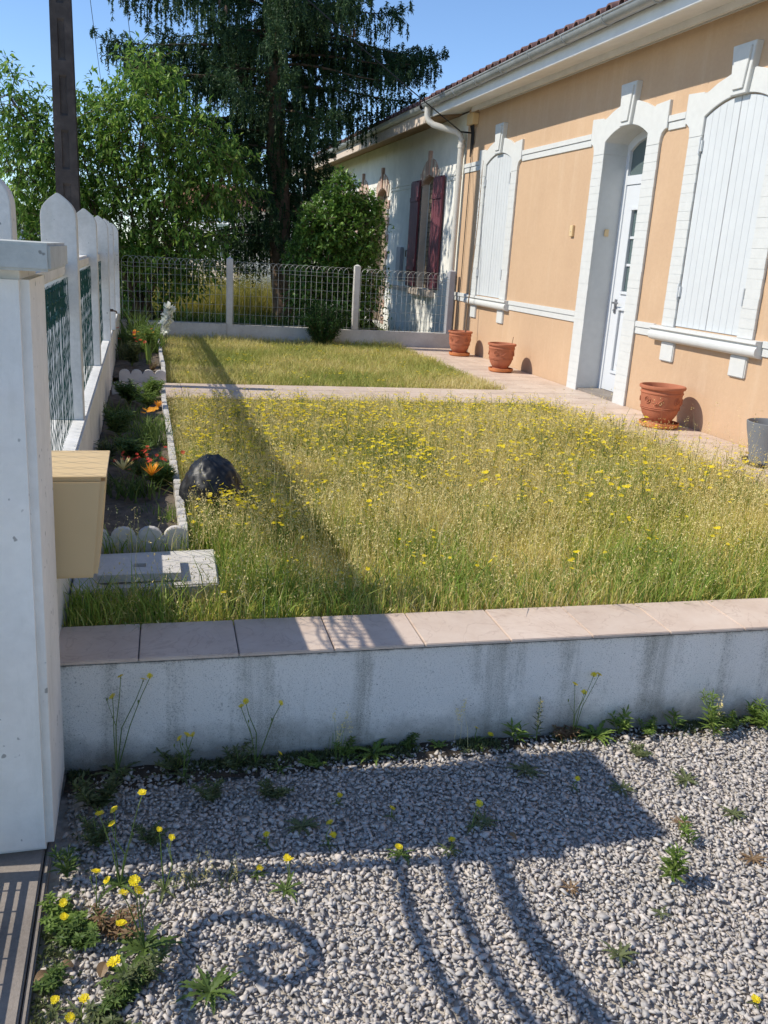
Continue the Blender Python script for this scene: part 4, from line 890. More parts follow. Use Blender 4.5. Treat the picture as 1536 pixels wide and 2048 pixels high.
# feathery little shrub in front of the fence
fs = thing('feathery_shrub', 'small feathery dark green shrub in front of the wire fence', 'shrub', (2.44, 12.15, .34))
nbf = NB(); stm = MB()
for k in range(70):
    az = random.uniform(0, 2 * math.pi); sp = random.uniform(.05, .95); d = Vector((math.cos(az) * sp * .75, math.sin(az) * sp * .45, 1)); pts = branch_pts((2.44 + .05 * math.cos(az), 12.15 + .04 * math.sin(az), .34), d, random.uniform(.38, .66) * (1.08 - .3 * sp), .04, 6, .05)
    stm.tube(pts, [.005 - .0006 * i for i in range(7)], 4, caps=False)
    for i in range(1, 7):
        n = 26; P_ = np.array(pts[i][:]) + rng.normal(size=(n, 3)) * .022; leaves(nbf, P_, rng.normal(size=(n, 3)) + np.array([d.x, d.y, .6]), rng.uniform(.025, .05, n), rng.uniform(.006, .012, n))
part('stems', stm, MAT['twigm'], fs, fixn=False); link('foliage', nbf.mesh('foliage', (2.44, 12.15, .34)), MAT['cypress'], fs)
# shaded hedge and weeds in the neighbouring yard
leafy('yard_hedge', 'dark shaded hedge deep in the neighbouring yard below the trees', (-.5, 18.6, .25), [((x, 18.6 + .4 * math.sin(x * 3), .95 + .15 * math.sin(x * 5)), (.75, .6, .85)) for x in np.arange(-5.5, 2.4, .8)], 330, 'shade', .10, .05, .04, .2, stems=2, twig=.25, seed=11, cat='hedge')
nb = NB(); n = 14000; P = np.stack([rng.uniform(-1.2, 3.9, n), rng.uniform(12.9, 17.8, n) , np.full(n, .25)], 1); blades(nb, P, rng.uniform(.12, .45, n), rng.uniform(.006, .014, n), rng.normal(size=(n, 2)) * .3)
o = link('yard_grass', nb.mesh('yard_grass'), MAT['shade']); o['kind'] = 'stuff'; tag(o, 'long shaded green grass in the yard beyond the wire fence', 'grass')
nb = NB(); n = 9000; P = np.stack([rng.uniform(.2, 2.9, n), rng.uniform(15.6, 18.2, n), np.full(n, .25)], 1); P = P[(P[:, 0] < 2.1 + .1 * rng.normal(size=n)) | (P[:, 1] > 16)]; n = len(P)
tp = blades(nb, P, rng.uniform(.3, .95, n), rng.uniform(.005, .011, n), rng.normal(size=(n, 2)) * .22); I = rng.integers(0, n, 7000); leaves(nb, tp[I] + rng.normal(size=(7000, 3)) * [.04, .04, .10], rng.normal(size=(7000, 3)), rng.uniform(.015, .035, 7000), rng.uniform(.01, .02, 7000), 0)
o = link('golden_weeds', nb.mesh('golden_weeds'), MAT['yellowgrass']); o['kind'] = 'stuff'; tag(o, 'tall golden yellow weeds in sun beyond the wire fence', 'weeds')

# ------------------------------------------------------------------ buildings beyond
fb = thing('white_outbuilding', 'low bright white building glimpsed behind the spruce trunk', 'building', (2.6, 27, .2))
part('wall', MB().box(.8, 4.2, 26, 30, .2, 2.6), MAT['farwhite'], fb); part('plinth', MB().box(.75, 4.25, 25.9, 26, .2, 1.2), MAT['brickcream'], fb)
part('roof', MB().prism_y([(.5, 2.6), (4.5, 2.6), (2.5, 3.3)], 25.7, 30.3), MAT['farroof'], fb); fb.rotation_euler = (0, 0, R(-58))
for x in (1.3, 3.25): part('window', MB().box(x, x + .5, 25.97, 26.05, 1.35, 2.2), MAT['glass'], fb)
fb2 = thing('far_white_house', 'far pale house showing between leaves at the left edge', 'house', (-6.5, 36, 0))
part('wall', MB().box(-11, -3.3, 35, 42, -.05, 2.2), MAT['farwhite'], fb2); part('roof', MB().prism_y([(-11.4, 2.2), (-2.9, 2.2), (-7.1, 3.6)], 34.6, 42.4), MAT['farroof'], fb2)
for x in (-9.5, -7.4, -5.2): part('window', MB().box(x, x + .9, 34.96, 35.02, .7, 1.7), MAT['glass'], fb2)

# ------------------------------------------------------------------ lawn
def scat(n, x0, x1, y0, y1): return np.stack([rng.uniform(x0, x1, n), rng.uniform(y0, y1, n), np.full(n, .338)], 1)
def clear(P):
    x, y = P[:, 0], P[:, 1]
    bed = (x < .185) & (y > 3.52); slab = (x < .28) & (y > 3.04) & (y < 3.48); bag = ((x - .315) / .12) ** 2 + ((y - 4.1) / .15) ** 2 < 1
    return P[~(bed | slab | bag | (y < 2.695 + .025 + .0235 * (1.5 - x)))]
hn = lambda P, s, k: np.array([mnoise.noise(Vector((x * s, y * s, k))) for x, y, _ in P])
nb = NB()
P = clear(scat(74000, -.26, 3.62, 2.69, 7.47)); n = len(P); hv = hn(P, 1.6, 3)
near = np.clip((3.9 - P[:, 1]) / 1.0, 0, 1)
far_ = np.clip((P[:, 1] - 5.6) / 1.7, 0, 1); h = rng.uniform(.06, .17, n) * (1 + .45 * hv) * (1 - .2 * near) * (1 - .62 * far_); edge = np.clip((2.80 - P[:, 1]) / .09, 0, 1); h *= 1 - .45 * edge
blades(nb, P, h, rng.uniform(.0025, .0052, n), rng.normal(size=(n, 2)) * .38)
P = clear(scat(70000, -.26, 3.62, 2.70, 7.45)); gv = hn(P, 2.1, 31) + (.35 + .3 * np.clip((P[:, 0] - 1.2) / .8, 0, 1)) * np.clip((3.5 - P[:, 1]) / .6, 0, 1) + .5 * np.clip((.95 - P[:, 0]) / .5, 0, 1) * (P[:, 1] < 5.2) - .35 * np.clip((P[:, 1] - 4.5) / 1.5, 0, 1)
P = P[gv > rng.uniform(.0, .75, len(P))]; n = len(P); far_ = np.clip((P[:, 1] - 5.6) / 1.7, 0, 1); edge = np.clip((2.78 - P[:, 1]) / .09, 0, 1)
blades(nb, P, rng.uniform(.07, .21, n) * (1 - .6 * far_) * (1 - .4 * edge), rng.uniform(.003, .0065, n), rng.normal(size=(n, 2)) * .42, 1)
g1 = link('tall_grass', nb.mesh('tall_grass'), [MAT['lawn'], MAT['lush']]); g1['kind'] = 'stuff'; tag(g1, 'overgrown tall grass of the near lawn behind the low wall', 'grass')
nb = NB()
P = clear(scat(30000, -.2, 3.66, 2.74, 7.50)); n = len(P); hv = hn(P, 1.3, 9); near = np.clip((3.7 - P[:, 1]) / .9, 0, 1)
ok = rng.uniform(size=n) > near * .6 + .35 * np.clip(-hv * 2, 0, 1); P = P[ok]; hv = hv[ok]; near = near[ok]; n = len(P)
far_ = np.clip((P[:, 1] - 5.4) / 1.9, 0, 1); h = rng.uniform(.11, .25, n) * (1 + .4 * hv) * (1 - .2 * near) * (1 - .66 * far_); h *= np.where(rng.uniform(size=n) < .03, 1.9, 1)
tp = blades(nb, P, h, rng.uniform(.0014, .0024, n), rng.normal(size=(n, 2)) * .2)
for k in range(7):
    c = tp + rng.normal(size=(n, 3)) * np.array([.009, .009, .018]); c[:, 2] -= rng.uniform(0, .05, n); d = nrm(rng.normal(size=(n, 3)) + np.array([0, 0, .8])); L = rng.uniform(.006, .014, n); s_ = nrm(np.cross(d, rng.normal(size=(n, 3)))) * rng.uniform(.0012, .003, n)[:, None]
    nb.tris(np.stack([c - s_, c + s_, c + d * L[:, None]], 1))
g2 = link('seeding_grass', nb.mesh('seeding_grass'), MAT['straw']); g2['kind'] = 'stuff'; tag(g2, 'dry straw coloured seed heads standing over the near lawn', 'grass')
nb = NB(); P = clear(scat(42000, .2, 3.62, 8.30, 12.34)); n = len(P); hv = hn(P, 1.2, 4)
blades(nb, P, rng.uniform(.03, .11, n) * (1 + .5 * hv) + .10 * np.clip((P[:, 1] - 11.9) / .4, 0, 1) * rng.uniform(0, 1, n), rng.uniform(.004, .008, n), rng.normal(size=(n, 2)) * .5)
g3 = link('short_grass', nb.mesh('short_grass'), MAT['lawn_far']); g3['kind'] = 'stuff'; tag(g3, 'short half dry grass of the far lawn beyond the path', 'grass')

# ------------------------------------------------------------------ yellow wildflowers
def wild_mesh(seed, heads, h):
    """one slender branching plant with yellow heads, foot at the origin"""
    rs = random.Random(seed); b = MB(); tips = []
    main = [Vector((0, 0, 0))]
    d = Vector((rs.gauss(0, .12), rs.gauss(0, .12), 1))
    for i in range(4): d = (d + Vector((rs.gauss(0, .08), rs.gauss(0, .08), 0))).normalized(); main.append(main[-1] + d * h / 4)
    b.tube(main, [.0022, .002, .0018, .0014, .001], 3, caps=False); tips.append(main[-1])
    for k in range(heads - 1):
        f = rs.uniform(.45, .85); q = main[int(f * 4)]; a = rs.uniform(0, 6.28); e = q + Vector((math.cos(a), math.sin(a), 0)) * rs.uniform(.02, .07) + Vector((0, 0, h * (1 - f) * rs.uniform(.6, 1.15)))
        b.tube([q, q.lerp(e, .5) + Vector((math.cos(a), math.sin(a), 0)) * .012, e], [.0013, .0011, .0009], 3, caps=False); tips.append(e)
    nb = NB(); V = np.array(b.v); Fq = []
    for f in b.f:
        for i in range(1, len(f) - 1): Fq.append((f[0], f[i], f[i + 1]))
    nb.add(V, Fq, 0)
    lv = 5; P_ = np.array([[0, 0, rs.uniform(.0, h * .35)] for _ in range(lv)]); D_ = np.array([[math.cos(q), math.sin(q), rs.uniform(.2, .9)] for q in [rs.uniform(0, 6.28) for _ in range(lv)]])
    leaves(nb, P_, D_, np.array([rs.uniform(.04, .09) for _ in range(lv)]), np.array([rs.uniform(.006, .012) for _ in range(lv)]), 0)
    C = np.array([q[:] for q in tips]); discs(nb, C, np.array([rs.uniform(.009, .014) for _ in tips]), rng.normal(size=(len(tips), 2)) * .28 - [0, .12], 8, 1, .12)
    me = nb.mesh('wildflower'); me.materials.append(MAT['stem']); me.materials.append(MAT['petal']); return me
wm = [wild_mesh(300 + i, 2 + i % 4, .19 + .018 * (i % 6)) for i in range(14)]
pts = []
while len(pts) < 1450:
    x, y = random.uniform(.25, 3.62), random.uniform(2.8, 7.45)
    w_ = .16 + .84 * min(1, max(0, (y - 3.4) / 1.3)); w_ *= .5 + .7 * max(0, .5 + .9 * mnoise.noise(Vector((x * 1.7, y * 1.3, 2))))
    if y < 3.6 and x < 1: w_ *= .6
    if ((x - .315) / .17) ** 2 + ((y - 4.1) / .19) ** 2 < 1: continue
    if random.random() < w_: pts.append((x, y))
for k in range(34): pts.append((random.uniform(.25, .60), random.uniform(3.58, 3.93)))
pts.sort(key=lambda p: p[1])
for i, (x, y) in enumerate(pts[:300]):
    o = bpy.data.objects.new('wildflower', wm[i % len(wm)]); col.objects.link(o); o.location = (x, y, .335); o.rotation_euler = (random.gauss(0, .06), random.gauss(0, .06), random.uniform(0, 6.28)); s_ = random.uniform(.75, 1.1) * (.8 if y < 3.4 else 1); o.scale = (s_, s_, s_)
    tag(o, 'slender wildflower with small yellow heads standing in the tall grass of the near lawn', 'wildflower', 'yellow wildflowers in the near lawn')
nb = NB()
rest = [(x, y, 1 - .5 * min(1, max(0, (y - 5.6) / 1.8))) for x, y in pts[300:]] + [(random.uniform(.3, 3.5), random.uniform(8.4, 12.1), .38) for _ in range(120)]
for i, (x, y, s_) in enumerate(rest):
    me = wm[i % len(wm)]; V = np.empty(len(me.vertices) * 3); me.vertices.foreach_get('co', V); V = V.reshape(-1, 3); F = np.empty(len(me.polygons) * 3, int); me.loops.foreach_get('vertex_index', F); mi = np.empty(len(me.polygons), int); me.polygons.foreach_get('material_index', mi)
    a = random.uniform(0, 6.28); c, s__ = math.cos(a), math.sin(a); k = random.uniform(.8, 1.1); V = V * np.array([k, k, k * s_]); V = np.stack([V[:, 0] * c - V[:, 1] * s__ + x, V[:, 0] * s__ + V[:, 1] * c + y, V[:, 2] + .335], 1)
    nb.V.append(V); nb.F.append(F.reshape(-1, 3) + nb.n); nb.M.append(mi); nb.n += len(V)
o = link('far_wildflowers', nb.mesh('far_wildflowers'), [MAT['stem'], MAT['petal']]); o['kind'] = 'stuff'; tag(o, 'masses of tiny yellow flowers over the far half of the lawns', 'wildflowers')

# ------------------------------------------------------------------ weeds on the gravel
def strip_leaf(b, p, az, L, w, rise, droop, lobes=0, mi=0, n=6):
    """a flat leaf with a midrib fold, optional lobed edge"""
    p = Vector(p); u = Vector((math.cos(az), math.sin(az), 0)); s = Vector((-math.sin(az), math.cos(az), 0)); vs = []; fs = []
    for i in range(n + 1):
        t = i / n; c = p + u * (L * t * (1 - .15 * t)) + Vector((0, 0, L * (rise * t - droop * t * t)))
        ww = w * (math.sin(math.pi * min(1, .10 + .90 * t ** .75)) if t < 1 else 0) * (1 if not lobes else (.38 + .62 * (i % 2)))
        vs += [c - s * ww / 2 + Vector((0, 0, ww * .18)), c, c + s * ww / 2 + Vector((0, 0, ww * .18))]
    for i in range(n): a = i * 3; fs += [(a, a + 1, a + 4, a + 3), (a + 1, a + 2, a + 5, a + 4)]
    b.add(vs, fs, mi)
def flower_head(parent, p, r, mat='petal', n=14, tilt=None):
    nb = NB(); c = np.array([p[:]]); t = np.array([tilt if tilt is not None else (random.gauss(0, .35), random.gauss(-.25, .3))])
    discs(nb, c, np.array([r]), t, n, 0, .18); discs(nb, c + np.array([[0, 0, r * .08]]), np.array([r * .6]), t, n - 4, 0, .35)
    nb.add(np.array([[p[0] - r * .25, p[1], p[2] - r * .7], [p[0] + r * .25, p[1], p[2] - r * .7], [p[0], p[1] + r * .3, p[2] + r * .05], [p[0], p[1] - r * .3, p[2] + r * .05]]), [(0, 1, 2), (0, 1, 3), (0, 2, 3), (1, 2, 3)], 1)
    link('flower_head', nb.mesh('flower_head', wloc(parent)), [MAT[mat], MAT['stem']], parent)
def hawk(label, x, y, tips, leafn=7, leafL=.07, mat='weed', z=0.006, r=.0108, lobes=1, stemr=.0016):
    """rosette weed with wiry stems ending in yellow heads; tips are (dx, dy, height)"""
    y = wy(x, y)
    t = thing('hawksbeard', label, 'weed', (x, y, z), 'yellow hawksbeard on the gravel')
    for k in range(int(leafn * 1.4)):
        b = MB(); strip_leaf(b, (x, y, z), k * 2.4 + random.uniform(-.3, .3), leafL * random.uniform(.7, 1.2), leafL * .21, random.uniform(.15, .6), random.uniform(.2, .6), lobes, 0, 11); part('leaf', b, MAT[mat], t, fixn=False)
    b = MB(); base = Vector((x, y, z))
    for i, (dx, dy, hh) in enumerate(tips):
        e = base + Vector((dx, dy, hh)); m = base + Vector((dx * .35 + random.gauss(0, .008), dy * .35, hh * .5)); b.tube([base, m, base + Vector((dx * .75, dy * .75, hh * .8)), e - Vector((0, 0, r * .5))], [stemr * 1.3, stemr, stemr * .8, stemr * .7], 5, caps=False)
        if i % 2 == 0 and hh > .12:
            q = m + Vector((random.uniform(-.03, .03), random.uniform(-.02, .02), hh * .25)); b.tube([m, q], [stemr * .7, stemr * .4], 4, caps=False); b.lathe([(.0005, 0), (.0028, .003), (.0022, .009), (.0005, .012)], q, 6)
    part('stem', b, MAT['stem'], t, fixn=False)
    for dx, dy, hh in tips: flower_head(t, base + Vector((dx, dy, hh)), r * random.uniform(.9, 1.1))
    return t
def rosette(name, label, x, y, n, L, mat, cat='weed', rise=.35, wr=.2, z=.008, lobes=1, group='low leafy weeds on the gravel'):
    y = wy(x, y); t = thing(name, label, cat, (x, y, z), group)
    for k in range(int(n * 1.5)):
        b = MB(); strip_leaf(b, (x, y, z), k * 2.4 + random.uniform(-.35, .35), L * random.uniform(.65, 1.2), L * wr, rise * random.uniform(.5, 1.5), random.uniform(.25, .7) * rise * 1.5, lobes, 0, 11); part('leaf', b, MAT[mat], t, fixn=False)
    return t
def leafy_weed(name, label, x, y, h, nl, mat, stems=1, L=.05, w=.011, z=.005, spike=False, spread=.03, group='upright leafy weeds on the gravel', cat='weed', up_=1.0):
    y = wy(x, y); t = thing(name, label, cat, (x, y, z), group); b = MB(); nb = NB()
    for s_ in range(stems):
        hh = h * random.uniform(.7, 1) if s_ else h; e = Vector((x + random.uniform(-spread, spread), y + random.uniform(-spread, spread), z + hh)); a = Vector((x, y, z)); b.tube([a, a.lerp(e, .5) + Vector((random.gauss(0, .006), random.gauss(0, .006), 0)), e], [.0022, .0018, .001], 5, caps=False)
        f = np.sort(rng.uniform(.08, 1, nl)) ** .8; P_ = np.array(a[:]) + (np.array(e[:]) - np.array(a[:])) * f[:, None]; az = np.arange(nl) * 2.4
        D_ = np.stack([np.cos(az), np.sin(az), rng.uniform(.2, .9, nl) * up_], 1); leaves(nb, P_, D_, L * (1.15 - .6 * f) * rng.uniform(.8, 1.2, nl), w * (1.1 - .5 * f) * np.ones(nl), 0, .2, up=np.tile([0, 0, 1.], (nl, 1)))
    part('stem', b, MAT['stem'], t, fixn=False); link('foliage', nb.mesh('foliage', (x, y, z)), MAT[mat], t)
    if spike:
        sp = NB(); k = 40; c = np.array([[x, y, z + h]]) + np.stack([rng.normal(size=k) * .006, rng.normal(size=k) * .006, rng.uniform(-.09, .0, k)], 1); leaves(sp, c, rng.normal(size=(k, 3)) + [0, 0, .5], np.full(k, .010), np.full(k, .005)); link('flower_spike', sp.mesh('flower_spike', (x, y, z)), MAT['straw'], t)
    return t
def tuft(name, label, x, y, n, h, mat, w=.003, sp=.35, z=.0, r=.02, cat='grass', group=None, heads=None):
    y = wy(x, y); t = thing(name, label, cat, (x, y, z), group); nb = NB(); P_ = np.stack([x + rng.normal(size=n) * r, y + rng.normal(size=n) * r, np.full(n, z)], 1); tp = blades(nb, P_, rng.uniform(.45, 1, n) * h, rng.uniform(.7, 1.2, n) * w, rng.normal(size=(n, 2)) * sp)
    if n > 10: link('blades', nb.mesh('blades', (x, y, z)), MAT[mat], t)['kind'] = 'stuff'
    else:
        for k in range(n): link('blade', npmesh('blade', nb.V[0][k * 5:k * 5 + 5] - np.array([x, y, z]), np.array([[0, 1, 2], [1, 3, 2], [2, 3, 4]])), MAT[mat], t)
    if heads: 
        for q in rng.permutation(n)[:heads]:
            nh_ = NB(); k = 16; c = np.repeat(tp[q:q + 1], k, 0) + rng.normal(size=(k, 3)) * [.003, .003, .012]; leaves(nh_, c, rng.normal(size=(k, 3)) + [0, 0, 1.], np.full(k, .009), np.full(k, .0035)); link('seed_head', nh_.mesh('seed_head', (x, y, z)), MAT['straw'], t)
    return t
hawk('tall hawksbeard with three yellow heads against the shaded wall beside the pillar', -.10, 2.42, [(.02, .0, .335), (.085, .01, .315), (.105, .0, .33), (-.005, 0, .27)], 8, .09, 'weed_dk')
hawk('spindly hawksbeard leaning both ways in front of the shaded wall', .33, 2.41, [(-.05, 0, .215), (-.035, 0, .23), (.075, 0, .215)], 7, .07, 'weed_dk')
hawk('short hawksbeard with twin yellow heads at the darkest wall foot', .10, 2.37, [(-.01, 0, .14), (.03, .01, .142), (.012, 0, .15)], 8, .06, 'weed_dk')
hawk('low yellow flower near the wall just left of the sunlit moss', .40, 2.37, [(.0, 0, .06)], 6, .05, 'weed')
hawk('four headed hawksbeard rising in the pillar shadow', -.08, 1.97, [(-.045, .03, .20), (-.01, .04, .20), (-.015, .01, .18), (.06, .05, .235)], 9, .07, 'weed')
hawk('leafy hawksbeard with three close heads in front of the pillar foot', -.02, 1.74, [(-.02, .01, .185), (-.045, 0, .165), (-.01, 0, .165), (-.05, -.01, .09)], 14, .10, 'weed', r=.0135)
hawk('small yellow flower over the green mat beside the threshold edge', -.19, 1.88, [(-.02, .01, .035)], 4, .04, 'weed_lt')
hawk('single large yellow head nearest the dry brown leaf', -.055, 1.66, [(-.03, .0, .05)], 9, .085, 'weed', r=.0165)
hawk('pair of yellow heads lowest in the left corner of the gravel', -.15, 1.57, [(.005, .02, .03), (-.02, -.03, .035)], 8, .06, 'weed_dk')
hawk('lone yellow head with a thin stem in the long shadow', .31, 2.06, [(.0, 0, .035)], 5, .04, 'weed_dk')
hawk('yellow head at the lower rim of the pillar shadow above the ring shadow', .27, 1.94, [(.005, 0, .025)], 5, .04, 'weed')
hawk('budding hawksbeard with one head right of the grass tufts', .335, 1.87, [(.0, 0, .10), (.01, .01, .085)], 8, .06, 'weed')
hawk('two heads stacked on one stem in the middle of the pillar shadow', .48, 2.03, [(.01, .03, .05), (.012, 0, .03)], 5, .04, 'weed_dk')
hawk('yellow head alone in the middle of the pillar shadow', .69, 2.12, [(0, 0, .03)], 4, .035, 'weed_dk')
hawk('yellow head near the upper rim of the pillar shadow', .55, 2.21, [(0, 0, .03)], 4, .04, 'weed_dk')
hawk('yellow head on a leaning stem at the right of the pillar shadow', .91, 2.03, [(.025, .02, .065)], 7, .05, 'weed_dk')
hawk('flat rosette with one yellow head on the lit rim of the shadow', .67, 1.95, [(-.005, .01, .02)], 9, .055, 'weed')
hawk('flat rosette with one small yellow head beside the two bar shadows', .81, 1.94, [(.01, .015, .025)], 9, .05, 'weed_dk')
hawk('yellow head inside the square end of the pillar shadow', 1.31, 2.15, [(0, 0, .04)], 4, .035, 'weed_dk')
hawk('yellow head low by the sunlit wall foot, left of the tall spike', 1.09, 2.43, [(-.005, 0, .06), (.05, 0, .03)], 7, .06, 'weed_lt')
hawk('airy hawksbeard with several heads standing against the wall centre right', 1.45, 2.42, [(.02, 0, .175), (.055, .01, .235), (.075, .01, .235), (-.02, 0, .21)], 6, .05, 'weed_dry', stemr=.0012)
hawk('single yellow head at the right edge by the wall', 2.28, 2.40, [(.0, 0, .24)], 7, .06, 'weed_lt')
hawk('single yellow head low at the right bottom corner of the gravel', 1.33, 1.30, [(0, 0, .012)], 3, .03, 'weed_dk')
rosette('dandelion_rosette', 'broad fresh green leaf rosette at the wall foot left of centre', .72, 2.41, 12, .095, 'weed_lt', rise=.6)
rosette('dandelion_rosette', 'small broad leaved rosette at the wall foot by a grass stem', .95, 2.42, 7, .06, 'weed_lt', rise=.5)
rosette('dandelion_rosette', 'large spreading rosette at the sunlit wall foot right of the red stems', 1.53, 2.41, 13, .10, 'weed_lt', rise=.5)
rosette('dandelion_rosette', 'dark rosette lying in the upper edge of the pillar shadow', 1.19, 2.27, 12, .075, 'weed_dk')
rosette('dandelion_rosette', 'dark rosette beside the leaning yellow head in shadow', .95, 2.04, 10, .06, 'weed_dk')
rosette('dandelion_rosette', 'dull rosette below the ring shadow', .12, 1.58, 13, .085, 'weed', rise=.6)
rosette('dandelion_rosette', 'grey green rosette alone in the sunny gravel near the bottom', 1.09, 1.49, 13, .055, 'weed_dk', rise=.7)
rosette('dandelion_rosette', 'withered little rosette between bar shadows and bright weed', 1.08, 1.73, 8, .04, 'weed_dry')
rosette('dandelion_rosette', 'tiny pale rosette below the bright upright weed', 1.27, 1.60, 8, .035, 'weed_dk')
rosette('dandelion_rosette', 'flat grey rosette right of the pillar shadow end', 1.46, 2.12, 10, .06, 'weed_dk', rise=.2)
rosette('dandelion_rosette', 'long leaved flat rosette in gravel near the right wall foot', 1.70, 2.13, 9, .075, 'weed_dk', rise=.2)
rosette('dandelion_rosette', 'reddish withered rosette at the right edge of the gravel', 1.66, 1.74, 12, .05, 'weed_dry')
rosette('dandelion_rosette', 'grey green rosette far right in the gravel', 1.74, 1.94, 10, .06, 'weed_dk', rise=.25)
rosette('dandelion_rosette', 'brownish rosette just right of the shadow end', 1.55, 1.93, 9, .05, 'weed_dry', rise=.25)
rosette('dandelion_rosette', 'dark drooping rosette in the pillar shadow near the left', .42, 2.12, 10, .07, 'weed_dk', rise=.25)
leafy_weed('fleabane', 'bright green bushy upright weed alone in the sunny gravel', 1.37, 1.70, .105, 34, 'weed_lt', 3, .05, .010, spread=.02)
leafy_weed('fleabane', 'smaller upright weed just behind the bright bushy one', 1.52, 1.84, .075, 22, 'weed_lt', 2, .04, .009)
leafy_weed('fleabane', 'feathery tall weed at the wall foot on the right', 1.97, 2.36, .17, 40, 'weed_lt', 4, .05, .008, spread=.05, spike=True)
leafy_weed('fleabane', 'bushy green weed filling the right end of the wall foot', 2.18, 2.38, .11, 30, 'weed_lt', 6, .05, .012, spread=.09)
leafy_weed('fleabane', 'narrow spiked weed standing against the wall centre', 1.31, 2.42, .155, 34, 'weed_dk', 1, .03, .006, spike=True)
leafy_weed('fleabane', 'star leaved weed at the wall foot left of the narrow spike', 1.23, 2.42, .075, 14, 'weed_lt', 2, .06, .013)
leafy_weed('fleabane', 'pair of leafy shoots right of the large rosette at the wall', 1.63, 2.42, .09, 18, 'weed_lt', 3, .05, .014)
leafy_weed('fleabane', 'small star shaped weed at the wall right of the leafy shoots', 1.85, 2.42, .065, 12, 'weed_lt', 2, .055, .012)
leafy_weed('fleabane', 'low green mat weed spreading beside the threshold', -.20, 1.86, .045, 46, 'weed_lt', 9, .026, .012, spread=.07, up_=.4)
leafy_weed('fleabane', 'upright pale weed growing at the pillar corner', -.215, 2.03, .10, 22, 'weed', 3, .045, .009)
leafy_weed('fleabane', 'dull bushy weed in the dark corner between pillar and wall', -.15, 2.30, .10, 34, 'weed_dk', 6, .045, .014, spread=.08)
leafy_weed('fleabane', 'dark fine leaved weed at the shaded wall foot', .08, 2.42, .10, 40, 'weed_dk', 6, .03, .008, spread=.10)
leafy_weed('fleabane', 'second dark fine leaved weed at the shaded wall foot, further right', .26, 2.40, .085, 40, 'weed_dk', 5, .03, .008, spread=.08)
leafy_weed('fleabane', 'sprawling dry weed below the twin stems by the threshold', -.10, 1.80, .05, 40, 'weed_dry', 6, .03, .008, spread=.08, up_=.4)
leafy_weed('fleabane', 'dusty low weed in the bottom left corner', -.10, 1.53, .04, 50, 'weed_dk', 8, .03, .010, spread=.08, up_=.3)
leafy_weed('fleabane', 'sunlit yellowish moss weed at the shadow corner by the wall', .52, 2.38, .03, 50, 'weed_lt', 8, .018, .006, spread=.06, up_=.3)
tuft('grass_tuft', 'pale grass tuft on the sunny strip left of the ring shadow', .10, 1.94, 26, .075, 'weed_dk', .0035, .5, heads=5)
tuft('grass_tuft', 'broader grass tuft beside the pale one on the sunny strip', .19, 1.93, 22, .07, 'weed_dk', .004, .55, heads=3)
tuft('grass_tuft', 'slim seeding grass standing against the wall right of the dark corner', .60, 2.42, 14, .17, 'weed_lt', .0025, .18, heads=8)
tuft('grass_tuft', 'single dry grass stem with plumes against the wall', 1.02, 2.43, 4, .22, 'straw', .002, .1, heads=4)
for (x, y, L, lab) in ((-.115, 1.665, .055, 'dry curled orange brown leaf below the largest yellow head'), (-.225, 1.70, .05, 'dark reddish curled leaf on the threshold edge'), (-.175, 1.71, .045, 'brown curled leaf beside the reddish one'), (1.0, 1.97, .04, 'single dry tan leaf on the lit rim of the pillar shadow')):
    b = MB(); strip_leaf(b, (x, y, .014), random.uniform(0, 6), L, L * .5, .75, .8, 0, 0, 8); solo('dry_leaf', b, MAT['weed_dry'], lab, 'leaf', (x, y, .014), 'dry leaves on the gravel', fixn=False)

# ------------------------------------------------------------------ flower bed planting
def bed_flowers(t, n, c, sp, r, mat, petals=8, zr=(.1, .2)):
    for k in range(n):
        nb = NB(); C = np.array([[c[0] + rng.normal() * sp[0], c[1] + rng.normal() * sp[1], rng.uniform(*zr)]]); discs(nb, C, np.full(1, r) * rng.uniform(.8, 1.15), rng.normal(size=(1, 2)) * .4 - [0, .35], petals, 0, .25); link('flower', nb.mesh('flower', wloc(t)), MAT[mat], t)
def spider_flower(t, p, r, mat, n=22):
    b = MB(); p = Vector(p)
    for k in range(n):
        a = k * 2.4; d = Vector((math.cos(a) * .7, math.sin(a) * .7, random.uniform(.5, 1.2))).normalized(); s = Vector((-math.sin(a), math.cos(a), 0)) * r * .07
        b.add([p - s, p + s, p + d * r * .6 + s, p + d * r * .6 - s, p + d * r], [(0, 1, 2, 3), (3, 2, 4)])
    part('flower', b, MAT[mat], t, fixn=False)
BZ = .40
t = tuft('bed_clump', 'green clump with an orange and a pale spidery flower in the near bed', -.045, 4.28, 70, .15, 'weed', .012, .6, BZ, .055, 'flowering plant'); spider_flower(t, (.035, 4.30, .50), .075, 'orange'); spider_flower(t, (-.10, 4.34, .52), .07, 'straw')
t = leafy_weed('bed_flowers', 'low plant covered in small red flowers in the near bed', -.02, 4.68, .11, 40, 'weed', 16, .03, .007, BZ, False, .16, None, 'flowering plant'); bed_flowers(t, 30, (-.02, 4.66), (.10, .08), .0115, 'red', 9, (.48, .54))
tuft('grass_clump', 'bright green grassy tuft by the fence side of the near bed', -.13, 5.22, 40, .16, 'weed_lt', .007, .5, BZ, .04, 'plant')
tuft('bed_clump', 'large spiky blue green clump in the middle of the near bed', .045, 5.48, 190, .23, 'weed', .006, .62, BZ, .07, 'plant')
tuft('grass_clump', 'short bright grass patch along the edging in the near bed', .07, 4.95, 70, .08, 'weed_lt', .006, .6, BZ, .06, 'plant')
